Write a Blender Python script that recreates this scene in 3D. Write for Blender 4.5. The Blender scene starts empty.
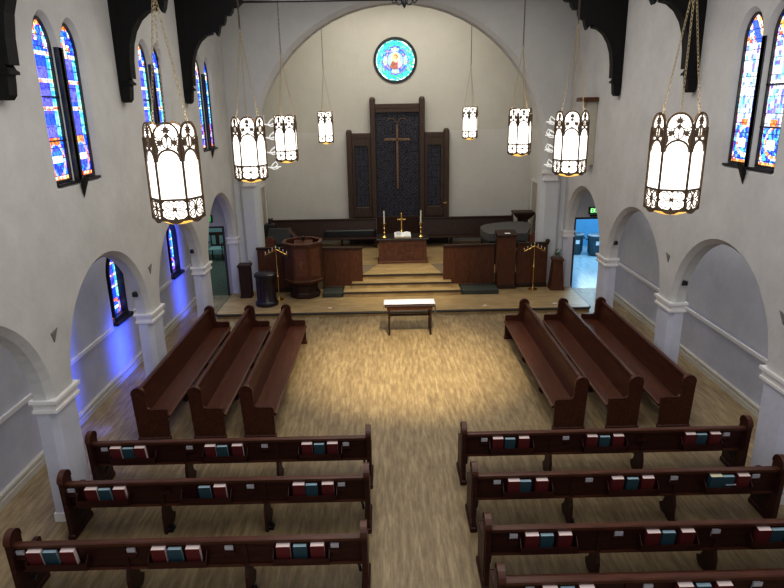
import bpy, bmesh, math, random
from mathutils import Vector, Matrix
PI = math.pi
C = bpy.context.scene.collection
rnd = random.Random(7)

# ------------------------------------------------------------------ materials
MATS = {}
def mat(name, col, rough=.6, metal=0., var=.0, scale=6., stretch=(1, 1, 1), bump=0., emis=None, estr=0., spec=None, coat=0.):
    if name in MATS: return MATS[name]
    m = bpy.data.materials.new(name); m.use_nodes = True
    nt = m.node_tree; b = nt.nodes['Principled BSDF']
    b.inputs['Base Color'].default_value = (*col, 1); b.inputs['Roughness'].default_value = rough
    b.inputs['Metallic'].default_value = metal
    if spec is not None: b.inputs['Specular IOR Level'].default_value = spec
    if coat: b.inputs['Coat Weight'].default_value = coat; b.inputs['Coat Roughness'].default_value = .25
    if emis: b.inputs['Emission Color'].default_value = (*emis, 1); b.inputs['Emission Strength'].default_value = estr
    if var or bump:
        tc = nt.nodes.new('ShaderNodeTexCoord'); mp = nt.nodes.new('ShaderNodeMapping'); mp.inputs['Scale'].default_value = stretch
        nz = nt.nodes.new('ShaderNodeTexNoise'); nz.inputs['Scale'].default_value = scale; nz.inputs['Detail'].default_value = 6
        nt.links.new(tc.outputs['Object'], mp.inputs[0]); nt.links.new(mp.outputs[0], nz.inputs['Vector'])
        if var:
            cr = nt.nodes.new('ShaderNodeValToRGB')
            cr.color_ramp.elements[0].position = .3; cr.color_ramp.elements[1].position = .7
            cr.color_ramp.elements[0].color = (*[c*(1-var) for c in col], 1); cr.color_ramp.elements[1].color = (*[min(1, c*(1+var)) for c in col], 1)
            nt.links.new(nz.outputs['Fac'], cr.inputs[0]); nt.links.new(cr.outputs[0], b.inputs['Base Color'])
        if bump:
            bp = nt.nodes.new('ShaderNodeBump'); bp.inputs['Strength'].default_value = bump; bp.inputs['Distance'].default_value = .02
            nt.links.new(nz.outputs['Fac'], bp.inputs['Height']); nt.links.new(bp.outputs[0], b.inputs['Normal'])
    MATS[name] = m; return m

def wall_mat(name, up, lo, zsplit, var=.085):
    """plaster: off-white above, grey-lavender dado below zsplit"""
    m = bpy.data.materials.new(name); m.use_nodes = True; nt = m.node_tree; N = nt.nodes; L = nt.links
    b = N['Principled BSDF']; b.inputs['Roughness'].default_value = .85; b.inputs['Specular IOR Level'].default_value = .2
    g = N.new('ShaderNodeNewGeometry'); s = N.new('ShaderNodeSeparateXYZ'); L.new(g.outputs['Position'], s.inputs[0])
    gt = N.new('ShaderNodeMath'); gt.operation = 'GREATER_THAN'; gt.inputs[1].default_value = zsplit; L.new(s.outputs['Z'], gt.inputs[0])
    mx = N.new('ShaderNodeMix'); mx.data_type = 'RGBA'; L.new(gt.outputs[0], mx.inputs[0])
    mx.inputs[6].default_value = (*lo, 1); mx.inputs[7].default_value = (*up, 1)
    nz = N.new('ShaderNodeTexNoise'); nz.inputs['Scale'].default_value = 1.6; nz.inputs['Detail'].default_value = 9; nz.inputs['Roughness'].default_value = .7
    L.new(g.outputs['Position'], nz.inputs['Vector'])
    cr = N.new('ShaderNodeValToRGB'); cr.color_ramp.elements[0].position = .3; cr.color_ramp.elements[1].position = .7
    cr.color_ramp.elements[0].color = (1-var*2,)*3+(1,); cr.color_ramp.elements[1].color = (1, 1, 1, 1); L.new(nz.outputs['Fac'], cr.inputs[0])
    ml = N.new('ShaderNodeMix'); ml.data_type = 'RGBA'; ml.blend_type = 'MULTIPLY'; ml.inputs[0].default_value = 1
    L.new(mx.outputs[2], ml.inputs[6]); L.new(cr.outputs[0], ml.inputs[7]); L.new(ml.outputs[2], b.inputs['Base Color'])
    n2 = N.new('ShaderNodeTexNoise'); n2.inputs['Scale'].default_value = 9; n2.inputs['Detail'].default_value = 8; L.new(g.outputs['Position'], n2.inputs['Vector'])
    bp = N.new('ShaderNodeBump'); bp.inputs['Strength'].default_value = .22; bp.inputs['Distance'].default_value = .03
    L.new(n2.outputs['Fac'], bp.inputs['Height']); L.new(bp.outputs[0], b.inputs['Normal'])
    MATS[name] = m; return m

def plank_mat(name, c1, c2, c3, rough=.42, along_y=True, pw=.18, pl=1.2):
    """printed-wood vinyl planks with streaky blotches"""
    m = bpy.data.materials.new(name); m.use_nodes = True; nt = m.node_tree; N = nt.nodes; L = nt.links
    b = N['Principled BSDF']; b.inputs['Roughness'].default_value = rough; b.inputs['Specular IOR Level'].default_value = .35
    g = N.new('ShaderNodeNewGeometry')
    mp = N.new('ShaderNodeMapping'); mp.inputs['Rotation'].default_value = (0, 0, PI/2 if along_y else 0); L.new(g.outputs['Position'], mp.inputs[0])
    br = N.new('ShaderNodeTexBrick'); br.inputs['Scale'].default_value = 1; br.inputs['Brick Width'].default_value = pl; br.inputs['Row Height'].default_value = pw
    br.inputs['Mortar Size'].default_value = .0015; br.inputs['Color1'].default_value = (.25, .25, .25, 1); br.inputs['Color2'].default_value = (.75, .75, .75, 1); br.inputs['Mortar'].default_value = (.35, .35, .35, 1)
    L.new(mp.outputs[0], br.inputs['Vector'])
    m2 = N.new('ShaderNodeMapping'); m2.inputs['Scale'].default_value = (16, 2.2, 1) if along_y else (2.2, 16, 1); L.new(g.outputs['Position'], m2.inputs[0])
    nz = N.new('ShaderNodeTexNoise'); nz.inputs['Scale'].default_value = 1.0; nz.inputs['Detail'].default_value = 8; nz.inputs['Roughness'].default_value = .65; L.new(m2.outputs[0], nz.inputs['Vector'])
    ad = N.new('ShaderNodeMath'); ad.operation = 'MULTIPLY_ADD'; ad.inputs[1].default_value = .16; L.new(br.outputs['Color'], ad.inputs[0]); L.new(nz.outputs['Fac'], ad.inputs[2])
    cr = N.new('ShaderNodeValToRGB'); e = cr.color_ramp.elements
    e[0].position = .38; e[0].color = (*c1, 1); e[1].position = .78; e[1].color = (*c3, 1); k = e.new(.58); k.color = (*c2, 1)
    L.new(ad.outputs[0], cr.inputs[0]); L.new(cr.outputs[0], b.inputs['Base Color'])
    MATS[name] = m; return m

PLASTER_UP = (.54, .53, .51); DADO = (.50, .50, .56)
NAVE = wall_mat('nave_plaster', PLASTER_UP, (.55, .55, .61), 1.64)
AISLE = wall_mat('aisle_plaster', (.56, .56, .58), DADO, 1.12)
CHANCEL = wall_mat('chancel_plaster', (.54, .52, .47), (.58, .565, .53), 4.5, .04)
ARCHW = wall_mat('arch_plaster', (.53, .525, .505), (.56, .57, .58), 3.3, .05)
TRIM = mat('painted_trim', (.68, .66, .64), .5, var=.03)
HEAT = mat('heater_cover', (.50, .47, .41), .5, var=.05)
FLOOR = plank_mat('vinyl_plank', (.155, .112, .064), (.25, .185, .105), (.365, .285, .165))
STAGEF = plank_mat('stage_plank', (.24, .165, .080), (.35, .25, .13), (.47, .36, .20), along_y=False)
TILE = plank_mat('pale_tile', (.24, .36, .43), (.33, .46, .54), (.42, .54, .6), .2, True, .3, .6)
TEALF = mat('hall_carpet', (.11, .12, .10), .9, var=.3, scale=12)
DARKEDGE = mat('stair_nosing', (.035, .028, .024), .5)
PEW = mat('pew_wood', (.040, .0115, .008), .42, var=.4, scale=3, stretch=(1, 8, 8), spec=.3)
PEWL = mat('pew_wood_warm', (.060, .018, .010), .38, var=.4, scale=3, stretch=(1, 8, 8), spec=.35)
PEWT = mat('pew_rail_wood', (.078, .027, .015), .34, var=.3, scale=3, stretch=(1, 8, 8), spec=.4)
OAK = mat('chancel_wood', (.088, .034, .017), .45, var=.35, scale=3.5, stretch=(10, 10, 1), spec=.3)
OAKD = mat('chancel_wood_dark', (.038, .018, .012), .45, var=.3, scale=3.5, stretch=(8, 8, 1), spec=.3)
REDW = mat('altar_wood', (.11, .038, .018), .42, var=.3, scale=3, stretch=(1, 6, 6), coat=.2)
SCRN = mat('reredos_wood', (.050, .027, .016), .5, var=.3, scale=4, stretch=(8, 8, 1))
CARVE = mat('carved_panel', (.06, .058, .075), .45, var=.3, scale=9)
CARVB = mat('panel_backing', (.016, .018, .028), .6)
CROSSM = mat('cross_wood', (.16, .09, .05), .45, var=.2)
BLK = mat('black_metal', (.012, .012, .014), .35)
BLACKW = mat('black_timber', (.010, .009, .009), .6, spec=.25, var=.25, scale=5, stretch=(6, 6, 1))
BRASS = mat('brass', (.75, .52, .18), .25, 1.)
CHAIN = mat('chain_brass', (.36, .29, .17), .45, .5)
BRONZE = mat('lantern_bronze', (.10, .062, .032), .45, .3)
GLOW = mat('lantern_glass', (1, .96, .9), .4, emis=(1, .955, .87), estr=1.9)
AMBER = mat('amber_glass', (.8, .5, .15), .4, emis=(1, .58, .12), estr=.9)
WHITE = mat('white_paint', (.85, .85, .85), .5)
CLOTH = mat('white_linen', (.80, .78, .86), .9, var=.03, scale=14, bump=.2)
PAGE = mat('page_edges', (.80, .66, .62), .8, var=.1, scale=30, stretch=(1, 20, 1))
PAGEB = mat('pale_page_edges', (.42, .56, .62), .8)
RED = mat('red_book_cloth', (.12, .014, .016), .6, var=.15)
TEAL = mat('teal_book_cloth', (.03, .075, .095), .6, var=.15)
CREAM = mat('cream_page_edges', (.75, .70, .5), .8)
CARD = mat('card_paper', (.48, .46, .48), .7)
CANDLE = mat('candle_wax', (.85, .82, .74), .5)
GREY = mat('grey_cover_cloth', (.085, .082, .08), .8, var=.15, scale=10)
BLACKC = mat('black_vinyl', (.016, .018, .020), .45, var=.2)
DGREEN = mat('dark_green_carpet', (.045, .05, .042), .95, var=.25, scale=30)
FONTM = mat('font_dark_wood', (.016, .012, .018), .4, var=.2, scale=5, stretch=(8, 8, 1), coat=.2)
BIN = mat('bin_plastic', (.05, .09, .11), .4)
STEEL = mat('grey_pipe', (.42, .42, .44), .4, .3)
BEIGE = mat('beige_panel', (.42, .39, .32), .7, var=.05)
PATCH = mat('grey_patch', (.16, .155, .15), .8)
LEAF = mat('plant_leaf', (.05, .12, .05), .6, var=.3)
STRUCT = dict(kind='structure')

# ------------------------------------------------------------------ mesh builder
class MB:
    def __init__(s): s.v = []; s.f = []
    def add(s, vs, fs, M=None):
        o = len(s.v)
        s.v += [tuple(M @ Vector(v)) if M else tuple(v) for v in vs]
        s.f += [tuple(i+o for i in f) for f in fs]; return s
    def box(s, x0, x1, y0, y1, z0, z1, M=None):
        vs = [(x, y, z) for z in (z0, z1) for y in (y0, y1) for x in (x0, x1)]
        return s.add(vs, [(0, 2, 3, 1), (4, 5, 7, 6), (0, 1, 5, 4), (2, 6, 7, 3), (0, 4, 6, 2), (1, 3, 7, 5)], M)
    def bbox(s, x0, x1, y0, y1, z0, z1, b=.01, M=None):
        """box with chamfered vertical and top edges"""
        b = min(b, (x1-x0)*.45, (y1-y0)*.45, (z1-z0)*.45)
        rings = [(0, z0), (0, z1-b), (b, z1)]
        vs = []; 
        for i, z in rings:
            e = b+i*.7
            vs += [(x0+i, y0+e, z), (x0+e, y0+i, z), (x1-e, y0+i, z), (x1-i, y0+e, z), (x1-i, y1-e, z), (x1-e, y1-i, z), (x0+e, y1-i, z), (x0+i, y1-e, z)]
        fs = [tuple(range(7, -1, -1)), tuple(range(16, 24))]
        for r in (0, 8):
            for i in range(8): j = (i+1) % 8; fs.append((r+i, r+j, r+j+8, r+i+8))
        return s.add(vs, fs, M)
    def prism(s, poly, a0, a1, axis='x', M=None):
        """poly of 2-D points extruded a0..a1 along axis"""
        n = len(poly)
        def P(p, a): return {'x': (a, p[0], p[1]), 'y': (p[0], a, p[1]), 'z': (p[0], p[1], a)}[axis]
        vs = [P(p, a0) for p in poly]+[P(p, a1) for p in poly]
        fs = [tuple(range(n-1, -1, -1)), tuple(range(n, 2*n))]+[(i, (i+1) % n, (i+1) % n+n, i+n) for i in range(n)]
        return s.add(vs, fs, M)
    def lathe(s, prof, n=20, c=(0, 0), M=None, ph=0.):
        vs = []; fs = []; k = len(prof)
        for i in range(n):
            a = ph+2*PI*i/n
            vs += [(c[0]+r*math.cos(a), c[1]+r*math.sin(a), z) for r, z in prof]
        for i in range(n):
            j = (i+1) % n
            for q in range(k-1): fs.append((i*k+q, j*k+q, j*k+q+1, i*k+q+1))
        if prof[0][0] > 1e-4: fs.append(tuple(i*k for i in range(n-1, -1, -1)))
        if prof[-1][0] > 1e-4: fs.append(tuple(i*k+k-1 for i in range(n)))
        return s.add(vs, fs, M)
    def tube(s, pts, r, n=6, M=None, closed=False):
        P = [Vector(p) for p in pts]; m = len(P); vs = []; fs = []
        for i, p in enumerate(P):
            if closed: t = P[(i+1) % m]-P[i-1]
            else: t = P[min(i+1, m-1)]-P[max(i-1, 0)]
            t.normalize(); u = t.orthogonal() if abs(t.z) > .95 else t.cross(Vector((0, 0, 1)))
            if abs(t.z) > .95: u = Vector((1, 0, 0))-t*t.x
            u.normalize(); w = t.cross(u); rr = r[i] if isinstance(r, (list, tuple)) else r
            vs += [tuple(p+(u*math.cos(2*PI*k/n)+w*math.sin(2*PI*k/n))*rr) for k in range(n)]
        for i in range(m if closed else m-1):
            j = (i+1) % m
            for k in range(n): l = (k+1) % n; fs.append((i*n+k, i*n+l, j*n+l, j*n+k))
        if not closed: fs += [tuple(range(n-1, -1, -1)), tuple((m-1)*n+k for k in range(n))]
        return s.add(vs, fs, M)
    def ribbon(s, pts, w, d0, d1, M=None, closed=False):
        """flat strip in the xz plane, width w, thickness from y=d0 to y=d1"""
        m = len(pts); q = m if closed else m-1
        L = []; R = []
        for i, p in enumerate(pts):
            a = pts[i-1] if (closed or i > 0) else p; b = pts[(i+1) % m] if (closed or i < m-1) else p
            tx, tz = b[0]-a[0], b[1]-a[1]; l = math.hypot(tx, tz) or 1; nx, nz = -tz/l*w/2, tx/l*w/2
            L.append((p[0]+nx, p[1]+nz)); R.append((p[0]-nx, p[1]-nz))
        vs = [(x, d0, z) for x, z in L]+[(x, d0, z) for x, z in R]+[(x, d1, z) for x, z in L]+[(x, d1, z) for x, z in R]
        fs = []
        for i in range(q):
            j = (i+1) % m
            fs += [(i, j, m+j, m+i), (2*m+j, 2*m+i, 3*m+i, 3*m+j), (i, 2*m+i, 2*m+j, j), (m+i, m+j, 3*m+j, 3*m+i)]
        if not closed: fs += [(0, m, 3*m, 2*m), (m-1, 3*m-1, 4*m-1, 2*m-1)]
        return s.add(vs, fs, M)
    def build(s, name, m, parent=None, smooth=False, loc=None, rot=None):
        me = bpy.data.meshes.new(name); me.from_pydata(s.v, [], s.f); me.update()
        bm = bmesh.new(); bm.from_mesh(me); bmesh.ops.recalc_face_normals(bm, faces=bm.faces); bm.to_mesh(me); bm.free()
        me.materials.append(m)
        if smooth: me.shade_smooth()
        o = bpy.data.objects.new(name, me); C.objects.link(o)
        if smooth:
            try: me.set_sharp_from_angle(angle=math.radians(40))
            except Exception: pass
        if parent: o.parent = parent
        if loc: o.location = loc
        if rot: o.rotation_euler = rot
        return o
def tag(o, label, cat, group=None):
    o['label'] = label; o['category'] = cat
    if group: o['group'] = group
    return o
def thing(name, label, cat, loc=(0, 0, 0), rz=0., group=None):
    o = bpy.data.objects.new(name, None); o.empty_display_size = .1; C.objects.link(o)
    o.location = loc; o.rotation_euler = (0, 0, rz); return tag(o, label, cat, group)
def struct(o): o['kind'] = 'structure'; return o
def dup(root, loc, rz, label, group=None):
    def cp(o, par):
        c = o.copy(); C.objects.link(c)
        if par: c.parent = par
        for ch in list(o.children): cp(ch, c)
        return c
    r = cp(root, None); r.location = loc; r.rotation_euler = (0, 0, rz); r['label'] = label
    if group: r['group'] = group
    return r
def RZ(a): return Matrix.Rotation(a, 4, 'Z')
def T(x, y, z): return Matrix.Translation((x, y, z))

# ------------------------------------------------------------------ walls with openings
SPL = .065
class Hole:
    """opening between a and b (horizontal), bottom z lo, arch kind; inset(o) shrinks it"""
    def __init__(s, a, b, lo, zs, kind='round', h=None, sill=False): s.a, s.b, s.lo, s.zs, s.kind, s.h, s.sill = a, b, lo, zs, kind, h, sill
    def hi(s, y, o=0):
        c = (s.a+s.b)/2; R = (s.b-s.a)/2-o; t = max(-1, min(1, (y-c)/R))
        if s.kind == 'round': return s.zs+R*math.sqrt(max(0, 1-t*t))
        if s.kind == 'flat': return s.zs-o
        if s.kind == 'oval': return s.zs+(s.h-o)*math.sqrt(max(0, 1-t*t))
        return s.zs+(s.h-o)*(max(0, 1-abs(t)**1.9))**.62
    def top(s, o=0, n=28):
        c = (s.a+s.b)/2; R = (s.b-s.a)/2-o
        if s.kind == 'flat': return [(c-R, s.hi(c, o)), (c+R, s.hi(c, o))]
        ys = [c-R*math.cos(PI*i/n) for i in range(n+1)]
        return [(y, s.hi(y, o)) for y in ys]
    def outline(s, o=0):
        t = s.top(o); lo = s.lo+(o if s.sill else 0)
        return [(t[0][0], lo)]+t+[(t[-1][0], lo)]
def wall_mesh(mb, holes, u0, u1, ztop, A, B, chamfer, place, zbot=0.):
    """wall slab; A,B depths of its two faces; place(u,d,z)->xyz ; chamfer on face A"""
    for d, o in ((A, 0), (B, chamfer)):
        hs = []
        for h in holes:
            oo = o if not h.sill else (-SPL if d == A else 0)
            hs.append((h, oo))
        ys = {u0, u1}
        for h, oo in hs:
            for y, z in h.top(oo): 
                if u0 <= y <= u1: ys.add(y)
        ys = sorted(ys)
        for y0, y1 in zip(ys, ys[1:]):
            if y1-y0 < 1e-6: continue
            mid = (y0+y1)/2
            act = sorted([(h, oo) for h, oo in hs if h.a+oo < mid < h.b-oo], key=lambda t: t[0].lo)
            zl = zr = zbot
            for h, oo in act:
                lo_ = h.lo+(oo if h.sill else 0)
                if lo_ > zl+1e-6 or lo_ > zr+1e-6: mb.add([place(y0, d, zl), place(y1, d, zr), place(y1, d, lo_), place(y0, d, lo_)], [(0, 1, 2, 3)])
                zl, zr = h.hi(y0, oo), h.hi(y1, oo)
            mb.add([place(y0, d, zl), place(y1, d, zr), place(y1, d, ztop), place(y0, d, ztop)], [(0, 1, 2, 3)])
    for h in holes:
        if h.sill: rings = [(A, -SPL), (A+(B-A)/abs(B-A)*SPL, 0), (B, 0)]
        else: rings = [(A, 0), (A+(B-A)/abs(B-A)*chamfer, chamfer), (B, chamfer)] if chamfer else [(A, 0), (B, 0)]
        outs = [[place(y, d, z) for y, z in h.outline(o)] for d, o in rings]
        n = len(outs[0])
        for P, Q in zip(outs, outs[1:]):
            for i in range(n if h.sill else n-1):
                j = (i+1) % n; mb.add([P[i], P[j], Q[j], Q[i]], [(0, 1, 2, 3)])
    for u in (u0, u1): mb.add([place(u, A, zbot), place(u, B, zbot), place(u, B, ztop), place(u, A, ztop)], [(0, 1, 2, 3)])
    mb.add([place(u0, A, ztop), place(u1, A, ztop), place(u1, B, ztop), place(u0, B, ztop)], [(0, 1, 2, 3)])
    return mb

XL, XR = -4.285, 5.18; TH = .25; CX = .43
AXL, AXR = -5.54, 6.495
YE = 17.85; ZT = 8.7
PD = .61; PIERS = [.35, 3.80, 7.25, 10.72, 14.15, 17.62]
CHF = .08
bays = [(PIERS[i]+PD-CHF, PIERS[i+1]+CHF) for i in range(5)]
WINC = [8.92-3.45*k for k in (2, 1, 0)]+[12.36, 15.85]
HWL = .255; WS = .355
def nave_holes(side):
    hs = [Hole(a, b, 0, 1.74) for a, b in bays]
    for k, c in enumerate(WINC):
        if side == 'R' and k in (3, 4): continue
        for s in (-WS, WS): cc = c+s+(.06 if side == 'R' else 0); hs.append(Hole(cc-HWL, cc+HWL, 4.40, 6.12, 'lancet' if side == 'L' else 'oval', .37, True))
    return hs
for side, x, sg in (('left', XL, -1), ('right', XR, 1)):
    mb = MB()
    wall_mesh(mb, nave_holes('L' if side == 'left' else 'R'), .0, YE+.5, ZT, x, x+sg*TH, CHF, lambda u, d, z: (d, u, z))
    o = struct(mb.build('wall_'+side, NAVE))
    # pier capitals and feet
    for i, y in enumerate(PIERS):
        k = MB(); e = .05
        y1 = y+PD if i < 5 else YE+.02
        for z0, z1, e in ((1.62, 1.66, .035), (1.66, 1.755, .018), (1.755, 1.80, .05)):
            xa, xb = sorted((x-sg*e, x+sg*(TH+e)))
            k.box(xa, xb, y-e+.01, y1+(e-.035 if i < 5 else 0), z0, z1)
        struct(k.build('trim_%d' % (i+1 if side == 'left' else i+11), TRIM, parent=o))
        k = MB(); xa, xb = sorted((x-sg*.02, x+sg*(TH+.02))); k.box(xa, xb, y-.02, y1+.0, 0, .13)
        struct(k.build('baseboard_'+side, TRIM, parent=o))

# aisle walls, rails, heater covers
AW = {'left': [(12.32, 2), (15.9, 2)], 'right': []}
for side, x, sg in (('left', AXL, -1), ('right', AXR, 1)):
    hs = []
    for c, n in AW[side]: hs.append(Hole(c-.34, c+.34, 1.22, 2.2, 'lancet', .42, True))
    o = struct(wall_mesh(MB(), hs, 0, YE, 3.9, x, x+sg*.25, 0, lambda u, d, z: (d, u, z)).build('wall_aisle_'+side, AISLE))
    k = MB(); xa, xb = sorted((x, x-sg*.035)); 
    if side == 'left':
        for a, b in ((0, 11.86), (12.78, 15.44), (16.36, YE)): k.box(xa, xb, a, b, 1.10, 1.17)
    else: k.box(xa, xb, 0, YE, .98, 1.05)
    struct(k.build('trim_rail_'+side, TRIM, parent=o))
    k = MB(); xa, xb = sorted((x, x-sg*.09)); k.box(xa, xb, 0, YE-.6, .0, .10)
    xa, xb = sorted((x, x-sg*.07)); k.box(xa, xb, 0, YE-.6, .125, .17)
    xa, xb = sorted((x, x-sg*.04)); k.box(xa, xb, 0, YE-.6, .10, .125)
    struct(k.build('baseboard_heater_'+side, HEAT, parent=o))
    k = MB(); xa, xb = sorted((x+sg*.25, (XL-TH) if sg < 0 else (XR+TH))); k.box(xa, xb, 0, YE, 3.9, 3.98)
    struct(k.build('ceiling_aisle_'+side, AISLE))

# chancel arch wall with the two side doors
ACH = Hole(CX+.005-4.18, CX+.005+4.18, 0, 3.90)
DL = Hole(-5.50, -4.74, 0, 2.04, 'flat'); DR = Hole(5.55, 6.40, 0, 2.09, 'flat')
aw = struct(wall_mesh(MB(), [ACH], XL-TH+.03, XR+TH-.03, ZT+2.2, YE, YE+.5, .12, lambda u, d, z: (u, d, z)).build('wall_chancel_arch', ARCHW))
struct(wall_mesh(MB(), [DL], AXL-.25, XL-TH+.03, 3.9, YE, YE+.2, 0, lambda u, d, z: (u, d, z)).build('wall_aisle_end_left', AISLE))
struct(wall_mesh(MB(), [DR], XR+TH-.03, AXR+.25, 3.9, YE, YE+.2, 0, lambda u, d, z: (u, d, z)).build('wall_aisle_end_right', AISLE))
for n, (x0, x1) in enumerate(((XL, ACH.a), (ACH.b, XR))):
    k = MB()
    a, b = (x0+.28, x1+.05) if n == 0 else (x0-.05, x1-.26)
    for z0, z1, e in ((3.22, 3.27, .03), (3.27, 3.42, .012), (3.42, 3.50, .06)):
        k.box(a-e+(.12 if n == 1 else 0)*0, b+e, YE-e-.03, YE+.5+e, z0, z1)
    struct(k.build('trim_capital_%d' % (n+1), TRIM, parent=aw))
# door casings
for n, d in (('left', DL), ('right', DR)):
    k = MB()
    for a, b in ((d.a-.06, d.a), (d.b, d.b+.06)): k.box(a, b, YE-.02, YE+.21, 0, d.zs)
    k.box(d.a-.06, d.b+.06, YE-.02, YE+.21, d.zs, d.zs+.05)
    struct(k.build('door_frame_'+n, mat('door_casing', (.05, .04, .045), .5)))

# chancel shell
YB = 22.55
CHL, CHR = -4.22, 5.20
rose_c = (.45, 6.83); RR = .735
class Rose(Hole):
    pass
mb = MB()
n = 48; cx, cz = rose_c
# back wall with a round opening
ring = [(cx+RR*math.cos(2*PI*i/n), cz+RR*math.sin(2*PI*i/n)) for i in range(n)]
def bxpt(a):
    dx, dz = math.cos(a), math.sin(a); L = []
    if dx > 1e-9: L.append((CHR+.3-cx)/dx)
    if dx < -1e-9: L.append((CHL-.3-cx)/dx)
    if dz > 1e-9: L.append((9.4-cz)/dz)
    if dz < -1e-9: L.append((0-cz)/dz)
    t = min(L); return (cx+dx*t, cz+dz*t)
angs = sorted([2*PI*i/n for i in range(n)]+[math.atan2(z-cz, x-cx) % (2*PI) for x in (CHL-.3, CHR+.3) for z in (0, 9.4)])
m_ = len(angs)
vs = [(cx+RR*math.cos(a), YB, cz+RR*math.sin(a)) for a in angs]+[(bxpt(a)[0], YB, bxpt(a)[1]) for a in angs]+[(cx+RR*math.cos(a), YB+.3, cz+RR*math.sin(a)) for a in angs]
fs = []
for i in range(m_):
    j = (i+1) % m_; fs += [(i, j, m_+j, m_+i), (i, 2*m_+i, 2*m_+j, j)]
mb.add(vs, fs)
struct(mb.build('wall_back', CHANCEL))
for nme, x0, x1, hole in (('wall_chancel_left', CHL-.3, CHL, None), ('wall_chancel_right', CHR, CHR+.3, None)):
    struct(MB().box(x0, x1, YE+.5, YB+.3, 0, 9.4).build(nme, CHANCEL))
struct(MB().box(CHL-.3, CHR+.3, YE+.5, YB+.3, 9.4, 9.5).build('ceiling_chancel', CHANCEL))

# chancel side doors (closed, panelled, painted like the wall)
for n, x, sg in (('1', CHL, 1), ('2', CHR, -1)):
    k = MB(); xa, xb = sorted((x, x+sg*.05)); k.box(xa, xb, 20.95, 21.03, .52, 2.75); k.box(xa, xb, 21.87, 21.95, .52, 2.75); k.box(xa, xb, 20.95, 21.95, 2.75, 2.83)
    o = struct(k.build('door_'+n, TRIM))
    xa, xb = sorted((x, x+sg*.02)); struct(MB().box(xa, xb, 21.03, 21.87, .52, 2.75).build('door_panel', BEIGE, parent=o))

# ------------------------------------------------------------------ floors, stage, steps
struct(MB().box(AXL-.25, AXR+.25, -1.0, YE, -.1, 0).build('floor', FLOOR))
struct(MB().box(-8.4, XL-.3, YE, 24.0, -.1, 0).build('floor_left_room', TEALF))
struct(MB().box(XR+.3, 10.5, YE, 24.5, -.1, 0).build('floor_right_room', TILE))
def rr(x0, x1, y0, y1, r, n=6):
    pts = [(x0, y1)]
    for i in range(n+1): a = PI+PI/2*i/n; pts.append((x0+r+r*math.cos(a), y0+r+r*math.sin(a)))
    for i in range(n+1): a = -PI/2+PI/2*i/n; pts.append((x1-r+r*math.cos(a), y0+r+r*math.sin(a)))
    return pts+[(x1, y1)]
SZ = .13
st = struct(MB().prism(rr(-4.55, 5.42, 15.66, YE, .12), 0, SZ-.004, 'z').build('floor_stage', STAGEF))
e = rr(-4.56, 5.43, 15.65, YE, .12)
k = MB(); k.tube([(x, y, SZ-.035) for x, y in e], .033, 6); struct(k.build('trim_stage_nosing', DARKEDGE, parent=st, smooth=True))
for nm, z0, (xa, xb), y0 in (('1', .13, (-1.24, 2.12), 16.99), ('2', .26, (-1.02, 1.90), 17.42)):
    o = struct(MB().box(xa, xb, y0, 17.93, z0, z0+.13).build('floor_step_'+nm, STAGEF))
    k = MB(); k.box(xa-.02, xb+.02, y0-.025, y0+.03, z0+.10, z0+.135); k.box(xb, xb+.02, y0, 17.4, z0+.10, z0+.135); k.box(xa-.02, xa, y0, 17.4, z0+.10, z0+.135)
    struct(k.build('trim_nosing_'+nm, DARKEDGE, parent=o))
PF = struct(MB().box(CHL, CHR, 17.92, YB, 0, .52).build('floor_chancel', STAGEF))
struct(MB().box(-.80, 1.68, 17.89, 17.95, .485, .525).build('trim_nosing_3', DARKEDGE, parent=PF))
# darker dais strip in front of altar
struct(MB().prism([(-1.9, 19.2), (-.30, 19.15), (-.72, 17.98), (-1.9, 17.98)], .52, .524, 'z').build('floor_carpet_left', mat('dais_carpet', (.17, .13, .09), .9, var=.2, scale=20)))
struct(MB().prism([(1.40, 19.15), (2.8, 19.2), (2.8, 17.98), (1.66, 17.98)], .52, .524, 'z').build('floor_carpet_right', MATS['dais_carpet']))

# ------------------------------------------------------------------ nave roof (mostly above the frame)
ROOF = mat('roof_boards', (.05, .035, .025), .7, var=.3, scale=4, stretch=(1, 8, 1))
k = MB(); k.add([(XL-.3, -1, ZT), (CX, -1, 11.6), (XR+.3, -1, ZT), (XL-.3, YE+.5, ZT), (CX, YE+.5, 11.6), (XR+.3, YE+.5, ZT), (XL-.3, -1, ZT+.1), (CX, -1, 11.7), (XR+.3, -1, ZT+.1), (XL-.3, YE+.5, ZT+.1), (CX, YE+.5, 11.7), (XR+.3, YE+.5, ZT+.1)],
              [(0, 1, 4, 3), (1, 2, 5, 4), (6, 9, 10, 7), (7, 10, 11, 8)])
struct(k.build('ceiling', ROOF))
prof = [(0, 5.62), (.01, 5.5), (.04, 5.45), (.11, 5.45), (.15, 5.50), (.165, 5.62), (.17, 5.70), (.19, 5.74), (.19, 5.78), (.17, 5.82), (.205, 6.1), (.24, 6.35), (.31, 6.56), (.42, 6.73), (.56, 6.84), (.72, 6.89),
        (.79, 6.87), (.83, 6.80), (.87, 6.88), (.90, 7.0), (.98, 7.02), (1.02, 7.1), (1.03, 7.2), (1.12, 7.2), (1.18, 7.27), (1.2, 7.35), (1.30, 7.36), (1.36, 7.42), (1.42, 7.47), (1.36, 7.56), (1.30, 7.75), (1.3, 8.95), (.3, 8.95), (0, 8.7)]
TRUSSES = [3.93, 7.35, 10.78, 14.2]
where = {7.35: 'second pier', 10.78: 'third pier', 14.2: 'pier nearest the chancel', 3.93: 'pier behind the viewer'}
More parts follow.
